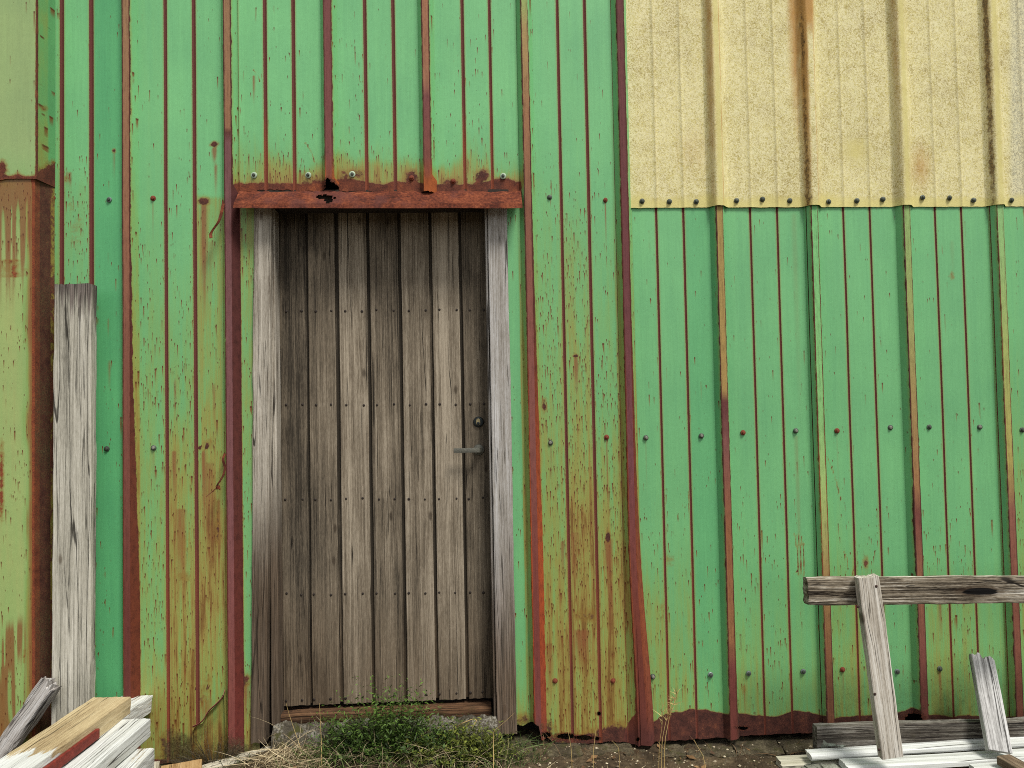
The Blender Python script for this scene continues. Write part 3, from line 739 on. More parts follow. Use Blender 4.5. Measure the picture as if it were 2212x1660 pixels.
# fibreglass sheet
fx0 = RIBX[5] + FH + 0.006
fcols = columns(fx0, P(2560, V0)[0], 0.006)
yf = np.zeros_like(fcols)
for r in RIBX[6:]:
    d = np.abs(fcols - r)
    yf = np.minimum(yf, -(DEPTH + 0.004) * smooth(BH + .016, FH - .005, d))
for g, w, s in GRV:
    yf -= 0.003 * np.exp(-((fcols - g) / 0.007) ** 2)
yf -= 0.006
zb = zline([(1330, 452), (1400, 450), (1700, 449), (2212, 447), (2600, 445)], fcols)
me, x, y, z, X0 = grid_mesh("fibreglass_sheet", fcols, zb, np.full_like(fcols, ZT), yf, lambda a, b, c: (a, b + (vnoise(a * 3.5, c * 3.0, 22) - .5) * .005), 150, jag=0.002, seed=8)
u, v = proj(x, y, z)
clean = smooth(418, 438, v + (vnoise(x * 14, z * 14, 5) - .5) * 16) * 0.9 + 0.75 * np.exp(-((u - 1848) / 24) ** 2 - ((v - 325) / 24) ** 2)
brown, moss, grey, gdv = np.zeros_like(x), np.zeros_like(x), smooth(2175, 2190, u) * .9, np.full_like(x, .03)
for g, w, s in GRV:
    k = np.abs(X0 - g) < .02; gdv[k] = (X0 - g)[k]
for i, r in enumerate(RIBX[6:]):
    d = X0 - r
    am = (0.6, 0.9, 0.42, 0.4, .4, .4, .4)[i]
    brown = np.maximum(brown, am * np.exp(-((d + .024) / 0.017) ** 2) * (0.6 + .4 * smooth(430, 100, v)))
    if i == 1: brown = np.maximum(brown, 0.75 * np.exp(-((d + .045) / 0.035) ** 2) * smooth(460, 60, v)); brown = np.maximum(brown, np.exp(-((d) / 0.03) ** 2) * smooth(120, 10, v))
    mm = (0.3, 0.72, 0.2, 0.8, .3, .5, .3)[i]
    moss = np.maximum(moss, mm * np.exp(-((d + .026) / 0.0105) ** 2))
    if i < 3: brown = np.maximum(brown, (.75, .8, .3)[i] * np.exp(-((d - .0165) / 0.0028) ** 2) * (.6 + .4 * vnoise(z * 9, z * 0, 4)))
    clean = np.maximum(clean, 0.85 * np.exp(-((d - .003) / 0.011) ** 2) * (i != 1))
moss = np.maximum(moss, .72 * np.exp(-((u - 1750) / 10) ** 2 - ((v - 428) / 10) ** 2))
brown = np.maximum(brown, .5 * np.exp(-((u - 1990) / 30) ** 2 - ((v - 360) / 60) ** 2)); brown = np.maximum(brown, .3 * np.exp(-((u - 1500) / 60) ** 2 - ((v - 330) / 80) ** 2))
for nme, d in (("clean", np.clip(clean, 0, 1)), ("brown", brown), ("moss", moss), ("grey", grey), ("gd", gdv)): attr(me, nme, d)
o = link("fibreglass_sheet", me, FIBRE, shed); o["label"] = "cream translucent fibreglass sheet with a matted surface"


# left corner cover: two folded pieces
def cover_piece(u_edge, vtop, vbot, yf, lower):
    zt = ZT if vtop is None else P(40, vtop, yf)[2]
    zb_ = P(40, vbot, yf)[2]
    xe = P(u_edge, 600, yf)[0]
    xb = P(118 if lower else 119, 600, -0.002)[0]
    L = np.concatenate([np.linspace(xe - 1.0, xe - .25, 20)[:-1], np.linspace(xe - .25, xe, 42)])
    S = np.linspace(0, 1, 26)[1:]
    cx = np.concatenate([L, xe + (xb - xe) * S]); cy = np.concatenate([np.full_like(L, yf), yf + (-0.002 - yf) * S])
    side = np.concatenate([np.zeros_like(L), S])
    rows = 240
    tz = np.linspace(0, 1, rows)
    j = (vnoise(cx * 30, cx * 0, 5) - .5) * .006
    Zg = (zb_ + j)[None] + (zt - zb_ - j)[None] * tz[:, None]
    Xg = np.repeat(cx[None], rows, 0); Yg = np.repeat(cy[None], rows, 0)
    Sg = np.repeat(side[None], rows, 0).ravel()
    Yg = Yg + (vnoise(Xg * 4, Zg * 2, 3) - .5) * .006 * (1 - Sg.reshape(Xg.shape))
    nx = len(cx); idx = np.arange(nx * rows).reshape(rows, nx)
    f = np.stack([idx[:-1, :-1], idx[:-1, 1:], idx[1:, 1:], idx[1:, :-1]], -1).reshape(-1, 4)
    x, y, z = Xg.ravel(), Yg.ravel(), Zg.ravel()
    u, v = proj(x, y, z)
    me = mesh_np("corner_cover", np.stack([x, y, z], 1), f)
    nz = vnoise(x * 20, z * 8, 4)
    face = (Sg == 0)
    if not lower:
        slit_rust = np.zeros_like(x)
        ochre = np.where(face, .12 + .2 * smooth(300, 380, v), 0.42 + .25 * vnoise(x * 0 + z * 6, z * 3, 2) - .45 * smooth(.55, .7, Sg))
        rust = np.where(face, 0.85 * smooth(372, 388, v + 12 * nz - 6) + .8 * np.exp(-((u - 5) / 14) ** 2 - ((v - 362) / 20) ** 2) + .5 * np.exp(-((u - 38) / 10) ** 2 - ((v - 374) / 10) ** 2),
                        0.75 * smooth(345, 385, v + 20 * Sg) + .5 * np.exp(-((v - 235) / 10) ** 2 - ((Sg - .4) / .3) ** 2))
        rust = np.maximum(rust, np.where(face, 1.0 * smooth(xe - .008, xe - .003, x), 0.9 * smooth(.12, .04, Sg)))
        drip = np.where(face, .06 + .3 * smooth(330, 390, v), .45)
        streak = np.zeros_like(x); orange = np.where(face, 0.3, 0.2) * np.ones_like(x)
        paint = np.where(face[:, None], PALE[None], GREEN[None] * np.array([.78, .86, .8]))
    else:
        ochre = np.where(face, .25 + .6 * smooth(44, 68, u + 8 * nz - 4) + .3 * smooth(560, 400, v) + .35 * smooth(1250, 1560, v) * smooth(70, 20, u), 0.9)
        slit_rust = np.where(face, .5 * np.exp(-((u - 63) / 3.0) ** 2 - ((v - 1465) / 45) ** 2), np.where(Sg < .8, .30 + .3 * nz, .1))  # face: painted dark streak for the shade in an open slit; flank: dark rust
        rust = np.where(face, 0.62 * np.exp(-((u - 3) / 8) ** 2) * smooth(880, 1010, v) * smooth(1190, 1080, v) + 0.6 * smooth(430, 392, v) * nz + .95 * smooth(72 - 8, 75, u + 3 * nz), np.where(Sg > .78, .42 + .3 * nz, 1.0))
        rust = np.maximum(rust, 0.6 * np.exp(-((u - 52) / 3.5) ** 2 - ((v - 1420) / 24) ** 2))
        rust = np.where(face & (v > 560) & (v < 600), np.maximum(rust, .36 * nz + .2), rust)
        drip = np.where(face, .35 + .35 * smooth(700, 400, v), .5)
        streak = np.where(face, .8 * smooth(52, 70, u + 8 * nz - 4) + (.5 + .8 * nz) * smooth(470, 400, v) + 1.35 * smooth(760, 400, v) * smooth(.38, .66, .6 * vnoise(u * .16 + 40, v * .004, 41) + .4 * vnoise(u * .4 + 9, v * .006, 42)) + 1.1 * smooth(1330, 1400, v + .5 * u) * smooth(66, 40, u) * smooth(.36, .62, .6 * vnoise(u * .2 + 70, v * .006, 43) + .4 * vnoise(u * .5 + 5, v * .01, 44)), 0)
        orange = np.where(face, 0.75, .25 * nz) * np.ones_like(x)
        orange = np.where(~face & (Sg < .25), .6, orange)
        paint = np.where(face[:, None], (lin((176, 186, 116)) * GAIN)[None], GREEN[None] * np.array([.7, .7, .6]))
    nn = len(x)
    for a, val in (("hole", -3), ("mud_shade", slit_rust), ("ochre", ochre), ("drip", drip), ("gd", .03), ("gw", -.05), ("gtone", 0), ("rd", .06), ("ra", 1), ("rb", -1), ("ron", 0), ("rust", rust), ("streak", streak), ("orange", orange)):
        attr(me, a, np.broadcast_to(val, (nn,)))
    cattr(me, "paint", paint); cattr(me, "ribc", np.zeros((nn, 3))); cattr(me, "edgec", np.zeros((nn, 3)))
    o = link("corner_cover", me, CLAD, shed)
    o["label"] = "lower corner cover with dark rusted flank" if lower else "pale upper corner cover with a rusty lower edge"


cover_piece(79, None, 388, -0.112, False)
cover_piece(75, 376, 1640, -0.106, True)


# ------------------------------------------------------------------ box-like helpers
def box_me(name, x0, x1, y0, y1, z0, z1, bev=0.002, seg=2):
    bm = bmesh.new()
    bmesh.ops.create_cube(bm, size=1.0)
    for q in bm.verts:
        q.co = Vector((x0 + (q.co.x + .5) * (x1 - x0), y0 + (q.co.y + .5) * (y1 - y0), z0 + (q.co.z + .5) * (z1 - z0)))
    if bev: bmesh.ops.bevel(bm, geom=bm.edges[:], offset=bev, segments=seg, affect="EDGES")
    me = bpy.data.meshes.new(name); bm.to_mesh(me); bm.free()
    return me


def timber_me(name, L, w, t, rough=0.0015, rnd=0.004, step=0.03, seed=0, taper=0.0, jag0=0.0, jag1=0.0, bow=0.0, twist=0.0):
    """sawn timber along local Z (0..L), width X, thickness Y; worn edges, uneven ends"""
    r = np.random.default_rng(seed)
    def side(a, b, k): return [a + (b - a) * i / k for i in range(k)]
    hw, ht = w / 2, t / 2
    c = min(rnd, ht * .6)
    pts = []
    nxs = max(4, int(w / 0.008)); nys = max(2, int(t / 0.012))
    for q in side(-hw + c, hw - c, nxs): pts.append((q, -ht))
    pts += [(hw - c, -ht), (hw - c * .3, -ht + c * .3)]
    for q in side(-ht + c, ht - c, nys): pts.append((hw, q))
    pts += [(hw, ht - c), (hw - c * .3, ht - c * .3)]
    for q in side(hw - c, -hw + c, nxs): pts.append((q, ht))
    pts += [(-hw + c, ht), (-hw + c * .3, ht - c * .3)]
    for q in side(ht - c, -ht + c, nys): pts.append((-hw, q))
    pts += [(-hw, -ht + c), (-hw + c * .3, -ht + c * .3)]
    pts = np.array(pts); m = len(pts)
    n = max(3, int(L / step) + 1)
    zs = np.linspace(0, L, n)
    V = np.zeros((n, m, 3))
    for i, zz in enumerate(zs):
        k = 1 - taper * zz / L
        a = twist * zz / L
        px, py = pts[:, 0] * k, pts[:, 1]
        px, py = px * math.cos(a) - py * math.sin(a), px * math.sin(a) + py * math.cos(a)
        nx = (vnoise(np.arctan2(py, px) * 2 + 9 + seed, np.full(m, zz * 9), seed) - .5) + (vnoise(px * 150 + seed + 7, np.full(m, zz * 24) + py * 100, seed + 1) - .5) * .8
        s = 1 + nx * rough / max(ht, 0.01)
        V[i, :, 0] = px * (1 + nx * rough * 2 / hw) + bow * math.sin(math.pi * zz / L)
        V[i, :, 1] = py * s
        V[i, :, 2] = zz
    def jagged(k): return (vnoise(pts[:, 0] * 70 + seed, pts[:, 1] * 20 + seed, seed + 5) - .5) * k + (vnoise(pts[:, 0] * 260 + seed, pts[:, 1] * 60, seed + 6) - .5) * k * .7
    V[-1, :, 2] += jagged(jag1); V[0, :, 2] += jagged(jag0)
    V = V.reshape(-1, 3)
    faces = []
    for i in range(n - 1):
        for j in range(m):
            a, b = i * m + j, i * m + (j + 1) % m
            faces.append((a, b, b + m, a + m))
    vs = V.tolist()
    # ends: strips across the thickness so that jagged ends stay crisp
    vs.append([0, 0, float(V[:m, 2].mean())]); c0 = len(vs) - 1
    vs.append([0, 0, float(V[-m:, 2].mean())]); c1 = len(vs) - 1
    half = nxs + 1
    def cap(base, flip):
        out = []
        lo = list(range(0, nxs + 1)); hi_start = nxs + 2 + nys + 2
        hi = [hi_start + k for k in range(nxs + 1)][::-1]
        for k in range(nxs):
            q = (base + lo[k], base + hi[k], base + hi[k + 1], base + lo[k + 1])
            out.append(q if not flip else q[::-1])
        # side fillers
        right = list(range(nxs, hi_start + 1)); out.append(tuple(base + k for k in (right if flip else right[::-1])))
        left = list(range(hi_start + nxs, m)) + [0]; out.append(tuple(base + k for k in (left if flip else left[::-1])))
        return out
    faces += cap(0, False) + cap((n - 1) * m, True)
    vs = vs[:-2]
    me = bpy.data.meshes.new(name)
    me.from_pydata(vs, [], faces)
    me.update()
    return me


def frame(o, zdir, xdir):
    z = Vector(zdir).normalized(); x = Vector(xdir); x = (x - z * x.dot(z)).normalized(); y = z.cross(x)
    m = Matrix((x, y, z)).transposed().to_4x4(); m.translation = Vector(o)
    return m


def timber(name, origin, zdir, xdir, L, w, t, mat, parent=None, **kw):
    me = timber_me(name, L, w, t, **kw)
    o = bpy.data.objects.new(name, me); COL.objects.link(o); me.materials.append(mat)
    m = frame(origin, zdir, xdir)
    o.matrix_world = m
    if parent is not None:
        o.parent = parent; o.matrix_parent_inverse = Matrix.Translation(-parent.location)
    return o


# ------------------------------------------------------------------ door
W_DOOR = wood("door_boards", (60, 54, 45), (125, 113, 95), (182, 169, 147), crack=0.4, con=.85, seed=1.0, gs=1.2, low=(1.0, .1, (126, 102, 76), .4))
W_JAMB_L = wood("left_jamb_wood", (98, 86, 72), (172, 164, 148), (216, 208, 192), crack=0.6, seed=4.0, low=(1.25, .55, (104, 86, 68), .92))
W_JAMB_R = wood("right_jamb_wood", (112, 104, 92), (168, 162, 152), (214, 212, 208), crack=0.5, seed=8.0, low=(1.2, .1, (120, 98, 76), .9))
W_BROWN = wood("brown_sill_wood", (36, 26, 18), (72, 52, 38), (116, 86, 60), crack=0.9, seed=2.0, moss=0.8)
DARKWOOD = flat("dark_boarding", (52, 44, 36), 0.9)  # old dark wood of the door head
YD = 0.092
BOARDS = [(606.5, 663.5), (668.5, 726.5), (735, 796), (803, 864.5), (871.5, 931.5), (938.5, 996.5), (1003, 1055.5)]
TONES = [-.085, -.06, .025, -.03, .03, .075, -.075]
zb_l, zb_r = P(608, 1527, YD)[2], P(1058, 1507, YD)[2]
zd_top = P(830, 440, YD)[2]
verts, faces, seeds, tones = [], [], [], []


def add_me(me, mat4=None, seed=0, tone=0):
    b = len(verts)
    for q in me.vertices:
        verts.append(tuple(q.co)); seeds.append(seed); tones.append(tone)
    for p in me.polygons: faces.append(tuple(b + k for k in p.vertices))


door_x0, door_x1 = P(606, 900, YD)[0], P(1057, 900, YD)[0]
zdb = 0.5 * (zb_l + zb_r)
for i, (a, b) in enumerate(BOARDS):
    xa, xb = P(a, 900, YD)[0], P(b, 900, YD)[0]
    me = timber_me("b", zd_top - zdb, xb - xa, 0.022, rough=0.0007, rnd=0.003, step=0.06, seed=40 + i, jag0=0.004)
    for q in me.vertices:
        q.co.x += (xa + xb) / 2; q.co.y = YD + 0.011 + q.co.y; q.co.z += zdb
    add_me(me, seed=i + 1, tone=TONES[i])
bk = box_me("b", door_x0, door_x1 + .004, YD + 0.012, YD + 0.045, zdb + 0.004, zd_top, 0)
add_me(bk, seed=20, tone=-.2)
me = bpy.data.meshes.new("door"); me.from_pydata(verts, [], faces); me.update()
attr(me, "seed", seeds); attr(me, "tone", tones)
door = link("door", me, W_DOOR, shed)
door["label"] = "weathered plank door with dark gaps between its boards"
IRON = flat("dark_iron", (52, 44, 38), 0.6, 0.4)
nail_me = None
bm = bmesh.new()
bmesh.ops.create_uvsphere(bm, u_segments=10, v_segments=6, radius=0.0056)
for q in bm.verts: q.co.y *= 0.5
nail_me = bpy.data.meshes.new("nail"); bm.to_mesh(nail_me); bm.free(); nail_me.materials.append(IRON)
for row, slope in ((672, -3), (875, -3), (1079, -2), (1283, -4), (1509, -13)):
    for i, (a, b) in enumerate(BOARDS):
        for f in (0.2, 0.8):
            uu = a + (b - a) * f
            vv = row + slope * (uu - 830) / 450 + rng.normal(0, 1.2)
            if row == 1509: vv = 1517 - 20 * (uu - 606) / 450 - 2
            o = bpy.data.objects.new("nail", nail_me); COL.objects.link(o)
            o.parent = door; o.matrix_parent_inverse = Matrix.Translation(-shed.location)
            o.matrix_parent_inverse = Matrix.Identity(4)
            o.location = P(uu + rng.normal(0, 1.5), vv, YD - 0.0005)
            k = rng.uniform(.8, 1.1); o.scale = (k, k, k)

# lock and handle
BRONZE = flat("weathered_bronze", (106, 105, 94), 0.55, 0.35, 0.3, 180, 0.4)
BLACKM = flat("black_rose_metal", (44, 50, 50), 0.45, 0.5)
BRASS = flat("worn_brass", (178, 164, 122), 0.4, 0.6)


def lathe(bm, prof, c, seg=28):
    """profile [(radius, y)] spun round the Y axis at c"""
    rings = []
    for r, y in prof:
        rings.append([bm.verts.new((c[0] + r * math.cos(2 * math.pi * k / seg), c[1] + y, c[2] + r * math.sin(2 * math.pi * k / seg))) for k in range(seg)])
    for a, b in zip(rings[:-1], rings[1:]):
        for k in range(seg): bm.faces.new((a[k], a[(k + 1) % seg], b[(k + 1) % seg], b[k]))
    bm.faces.new(rings[0]); bm.faces.new(rings[-1][::-1])


def bm_obj(name, bm, mat, parent, local=True, smooth_sh=True):
    bmesh.ops.recalc_face_normals(bm, faces=bm.faces[:])
    me = bpy.data.meshes.new(name); bm.to_mesh(me); bm.free()
    if smooth_sh:
        me.polygons.foreach_set("use_smooth", np.full(len(me.polygons), True))
        try: me.set_sharp_from_angle(angle=math.radians(35))
        except Exception: pass
    o = bpy.data.objects.new(name, me); COL.objects.link(o)
    for mm in (mat if isinstance(mat, (list, tuple)) else [mat]): me.materials.append(mm)
    if parent is not None:
        o.parent = parent
        if parent is shed: o.matrix_parent_inverse = Matrix.Translation(-shed.location)
    return o


c = P(1033.5, 912, YD)
bm = bmesh.new()
lathe(bm, [(0.0225, 0.001), (0.0225, -0.004), (0.020, -0.008), (0.0155, -0.0095), (0.0135, -0.0095)], c)
lock = bm_obj("lock", bm, BLACKM, door)
bm = bmesh.new()      # oval cylinder face
pts = []
for k in range(24):
    a = 2 * math.pi * k / 24
    pts.append((c[0] + 0.0085 * math.cos(a) - .001, c[2] + 0.0085 * math.sin(a) + (0.0065 if math.sin(a) >= 0 else -0.0055)))
lo = [bm.verts.new((a, c[1] - 0.009, b)) for a, b in pts]; hi = [bm.verts.new((c[0] - .001 + (a - c[0] + .001) * .93, c[1] - 0.013, c[2] + (b - c[2]) * .95)) for a, b in pts]
bm.faces.new(hi)
for k in range(24): bm.faces.new((lo[k], lo[(k + 1) % 24], hi[(k + 1) % 24], hi[k]))
o = bm_obj("lock_cylinder", bm, BRASS, door)
bm = bmesh.new()
lathe(bm, [(0.0066, -0.0125), (0.0066, -0.0142), (0.005, -0.0148)], (c[0] - .001, c[1], c[2] - 0.0062), 18)
bmesh.ops.create_cube(bm, size=1, matrix=Matrix.Translation((c[0] - .001, c[1] - .0148, c[2] - .0062)) @ Matrix.Diagonal((.0016, .001, .0075, 1)))
bm_obj("keyhole", bm, BLACKM, door)
c = P(1034, 972, YD)
bm = bmesh.new()
lathe(bm, [(0.0235, 0.001), (0.0235, -0.004), (0.0215, -0.0085), (0.0165, -0.010), (0.0165, -0.0115), (0.0105, -0.0135), (0.0105, -0.036), (0.0, -0.0365)][:-1], c)
# lever
xl = P(980, 975, YD - .045)[0]
prof = [(c[0] + 0.010, 0.0105, -.024), (c[0] + .004, .0105, -.042), (c[0] - 0.012, .0100, -.049), (c[0] - 0.05, .0098, -.049), (xl + .004, .0102, -.048), (xl, .0095, -.0475)]
rings = []
zc = P(1005, 973.5, YD - .045)[2]
for x_, h, y_ in prof:
    rings.append([bm.verts.new((x_, c[1] + y_ + dy, zc + dz)) for dy, dz in ((-.005, -h * .9), (-.0065, 0), (-.005, h * .9), (0.004, h), (.006, 0), (.004, -h))])
for a, b in zip(rings[:-1], rings[1:]):
    for k in range(6): bm.faces.new((a[k], a[(k + 1) % 6], b[(k + 1) % 6], b[k]))
bm.faces.new(rings[0]); bm.faces.new(rings[-1][::-1])
bm_obj("handle", bm, BRONZE, door)

# frame timbers
def upright_frame(name, ul, ur, vt, vb, yf, yb, mat, seed, label=None, ref=900, **kw):
    xa, xb = P(ul, ref, yf)[0], P(ur, ref, yf)[0]
    zt, zb_ = P((ul + ur) / 2, vt, yf)[2], P((ul + ur) / 2, vb, yf)[2]
    o = timber(name, ((xa + xb) / 2, (yf + yb) / 2, zb_), (0, 0, 1), (1, 0, 0), zt - zb_, xb - xa, yb - yf, mat, shed, seed=seed, **kw)
    if label: o["label"] = label
    return o


jb, jt = P(557.5, 1606, -.012), P(567.5, 444, -.012)
jd = np.array([jt[0] - jb[0], 0, jt[2] - jb[2]])
o = timber("door_jamb", (jb[0], .054, jb[2]), jd / np.linalg.norm(jd), (1, 0, 0), np.linalg.norm(jd), P(574, 1590)[0] - P(541, 1590)[0], .132, W_JAMB_L, shed, seed=3, rough=.0012, jag0=.012, taper=-.18)
o["label"] = "left jamb, bleached above and dark at the foot"
upright_frame("door_jamb", 1061.5, 1104, 444, 1588, -0.010, 0.12, W_JAMB_R, 5, "right jamb, silvery grey", rough=.001, jag0=.012)
upright_frame("door_stop", 580, 597, 444, 1568, 0.022, 0.12, W_JAMB_L, 6, rough=.0006)
upright_frame("door_stop", 1055.5, 1060.5, 444, 1548, 0.004, 0.12, W_JAMB_R, 7, rough=.0006)
zh = P(830, 452, 0.0)[2]
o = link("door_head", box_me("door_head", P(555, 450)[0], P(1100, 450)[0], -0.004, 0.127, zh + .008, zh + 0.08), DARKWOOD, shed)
# sill and threshold under the door
zs1, zs0 = P(830, 1533, 0.06)[2], P(830, 1556, 0.04)[2]
o = timber("door_sill", (P(598, 1540)[0], 0.09, (zs1 + zs0) / 2 - .005), (1, 0, 0), (0, 0, 1), P(1062, 1540)[0] - P(598, 1540)[0], zs1 - zs0 + .01, 0.09, W_BROWN, shed, seed=9, rough=.004, rnd=.008)
# concrete threshold
CONC = make_stone("rough_concrete", (38, 34, 27), (86, 80, 67), (168, 164, 150), 0.9)
xs = np.linspace(P(590, 1570)[0], P(1075, 1570)[0], 120); ys = np.linspace(-0.035, 0.135, 40)
Xg, Yg = np.meshgrid(xs, ys)
top = P(700, 1566, 0.0)[2]
Zg = top - 0.03 * smooth(.0, -.035, Yg) + (vnoise(Xg * 40, Yg * 40, 2) - .5) * .022 + (vnoise(Xg * 110, Yg * 110, 3) - .5) * .012
Zg[0] = -0.02; Yg[0] += .002; Zg = np.where(Yg > .03, np.minimum(Zg, zs0 - .004), Zg)
idx = np.arange(Xg.size).reshape(Xg.shape)
me = mesh_np("threshold", np.stack([Xg, Yg, Zg], -1).reshape(-1, 3), np.stack([idx[:-1, :-1], idx[:-1, 1:], idx[1:, 1:], idx[1:, :-1]], -1).reshape(-1, 4), True)
link("threshold", me, CONC, shed)["label"] = "crumbling concrete threshold below the door"
# inside of the wall
me = box_me("inner_lining", x_left - .9, P(2560, V0)[0], 0.128, 0.2, -0.05, ZT, 0)
link("inner_lining", me, flat("dark_lining", (34, 28, 22), 0.95), shed)
GRAVELLY = make_stone("mossy_footing_concrete", (44, 38, 28), (84, 76, 58), (128, 118, 92), 0.6)

# rusted lintel flashing
fx = np.linspace(P(505, 430, -.08)[0], P(1128, 430, -.08)[0], 230)
uu = np.interp(fx, [fx[0], fx[-1]], [505, 1128])
prof_t = np.array([0, .25, .5, .75, 1.0, 1.001, 1.25])
rows = []
ztopf = np.array([P(a, 414, -.008)[2] for a in uu]); zmid = np.array([P(a, 440, -.084)[2] for a in uu]); zbot = np.array([P(a, 450, -.09)[2] for a in uu])
ns = vnoise(fx * 14, fx * 0, 7) - .5; nf = vnoise(fx * 60, fx * 0, 8) - .5
for t in np.linspace(0, 1, 12):
    yy = -.010 - .074 * t + ns * .008 * t * (1 - t) * 4
    zz = ztopf + (zmid - ztopf) * t + (nf * .006 + ns * .006) * (1 - t)
    rows.append((fx, np.full_like(fx, 0) + yy, zz))
for t in np.linspace(.25, 1, 4):
    rows.append((fx, -.084 - .006 * t + ns * .003, zmid + (zbot - zmid) * t + ns * .002))
rows.append((fx, np.full_like(fx, -.08), zbot + .002))
V = np.stack([np.stack(r, -1) for r in rows])
idx = np.arange(V.shape[0] * V.shape[1]).reshape(V.shape[:2])
f = np.stack([idx[:-1, :-1], idx[:-1, 1:], idx[1:, 1:], idx[1:, :-1]], -1).reshape(-1, 4)
VV = V.reshape(-1, 3)
pu, pv = proj(VV[:, 0], VV[:, 1], VV[:, 2])
un = pu + (vnoise(VV[:, 0] * 90, VV[:, 2] * 90, 2) - .5) * 12; vn = pv + (vnoise(VV[:, 0] * 90, VV[:, 2] * 90, 3) - .5) * 8
dead = (((un - 712) / 9) ** 2 + ((vn - 430) / 7) ** 2 < 1) | (((un - 697) / 24) ** 2 + ((vn - 426) / 2.0) ** 2 < 1)
dead &= (np.arange(len(VV)) < 12 * len(fx))
f = f[~dead[f].any(1)]
me = mesh_np("lintel_flashing", VV, f)
link("lintel_flashing", me, RUST, shed)["label"] = "bent and holed rusty flashing over the door"

# screws
STEEL = flat("galvanised_steel", (120, 130, 126), 0.45, 0.5, 0.3, 300)
WASH = flat("pale_washer", (176, 196, 168), 0.5, 0.1, 0.2, 200)
RSCREW = flat("rusty_screw_head", (122, 58, 36), 0.85, 0.0, 0.4, 300, 0.6)
DSCREW = flat("dark_screw_head", (78, 84, 74), 0.55, 0.4, 0.3, 300)


def screw_me(kind):
    bm = bmesh.new()
    r = {"white": .0125}.get(kind, .0108)
    lathe(bm, [(r, 0.001), (r, -0.0022), (r * .82, -0.0034)], (0, 0, 0), 22)
    nf0 = len(bm.faces)
    lathe(bm, [(0.0066, -0.003), (0.0066, -0.0066), (0.0052, -0.0088), (0.002, -0.0096)], (0, 0, 0), 18)
    for i, q in enumerate(bm.faces): q.material_index = 0 if i < nf0 else 1
    bmesh.ops.recalc_face_normals(bm, faces=bm.faces[:])
    me = bpy.data.meshes.new("screw"); bm.to_mesh(me); bm.free()
    me.polygons.foreach_set("use_smooth", np.full(len(me.polygons), True))
    try: me.set_sharp_from_angle(angle=math.radians(40))
    except Exception: pass
    mats = {"grey": (STEEL, DSCREW), "rust": (RSCREW, RSCREW), "white": (WASH, DSCREW), "dark": (DSCREW, DSCREW), "pale": (DSCREW, flat("dull_screw_head", (132, 132, 118), 0.6, 0.2, 0.3, 300))}[kind]
    for q in mats: me.materials.append(q)
    return me


SM = {k: screw_me(k) for k in ("grey", "rust", "white", "dark", "pale")}
SCREWS = [(114, 428, "rust"), (236, 432, "grey"), (331, 429, "rust"), (231, 970, "dark"), (332, 968, "pale"),
          (549, 379, "white"), (666, 379, "white"), (761, 377, "white"), (1087, 381, "white"), (889, 385, "rust"), (979, 392, "rust"),
          (1187, 427, "dark"), (1307, 433, "rust"), (1189, 957, "pale"), (1310, 945, "rust"), (1395, 946, "pale"), (1515, 942, "pale"), (1605, 935, "rust"), (1719, 931, "pale"), (1808, 931, "rust"),
          (1923, 924, "pale"), (2007, 923, "dark"), (2116, 923, "pale"), (2208, 929, "dark"), (1199, 1471, "rust"), (1324, 1471, "rust"), (1410, 1462, "pale"), (1535, 1458, "grey"), (1617, 1455, "grey"),
          (1735, 1451, "grey"), (1820, 1447, "rust"), (1938, 1451, "grey"), (2030, 1445, "dark"), (114, 968, "rust")]
SCREWS_F = [(1387, 435), (1446, 436), (1504, 436), (1591, 434), (1647, 431), (1706, 434), (1790, 436), (1851, 434), (1907, 431), (1993, 427), (2051, 428), (2103, 433), (2185, 433)]
for u_, v_, k in SCREWS + [(a, b, "dark") for a, b in SCREWS_F]:
    y_ = -0.001
    if (u_, v_) in SCREWS_F: y_ = -0.0085
    if v_ < 400 and 500 < u_ < 1130: y_ = -0.006
    o = bpy.data.objects.new("screw", SM[k]); COL.objects.link(o); o.parent = shed
    o.matrix_parent_inverse = Matrix.Translation(-shed.location)
    o.location = P(u_, v_, y_)
    o.rotation_euler = (rng.normal(0, .12), rng.uniform(0, 6), rng.normal(0, .12))


# curled strips of torn steel
def ribbon(name, path, width, mat, parent, wdir=(0, -0.6, 0.5), thick=0.0015, label=None, taper=1.0):
    pts = np.array(path); n = 8 * (len(pts) - 1) + 1
    t = np.linspace(0, len(pts) - 1, n)
    C = np.stack([np.interp(t, range(len(pts)), pts[:, k]) for k in range(3)], 1)
    for _ in range(6): C[1:-1] = .25 * C[:-2] + .5 * C[1:-1] + .25 * C[2:]
    wd = np.array(wdir, float); wd = np.repeat(wd[None] / np.linalg.norm(wd), n, 0)
    k = np.linspace(1, taper, n)[:, None] * (1 + (rng.random((n, 1)) - .5) * .15)
    a, b = C - wd * width * .5 * k, C + wd * width * .5 * k
    nrm = np.cross(np.gradient(C, axis=0), wd); nrm /= np.linalg.norm(nrm, axis=1)[:, None] + 1e-9
    V = np.concatenate([a, b, b + nrm * thick, a + nrm * thick])
    f = []
    for i in range(n - 1):
        for q, r in ((0, 1), (1, 2), (2, 3), (3, 0)): f.append((q * n + i, r * n + i, r * n + i + 1, q * n + i + 1))
    f.append((0, n, 2 * n, 3 * n)); f.append((n - 1, 4 * n - 1, 3 * n - 1, 2 * n - 1))
    me = mesh_np(name, V, np.array(f))
    o = link(name, me, mat, parent)
    if label: o["label"] = label
    return o


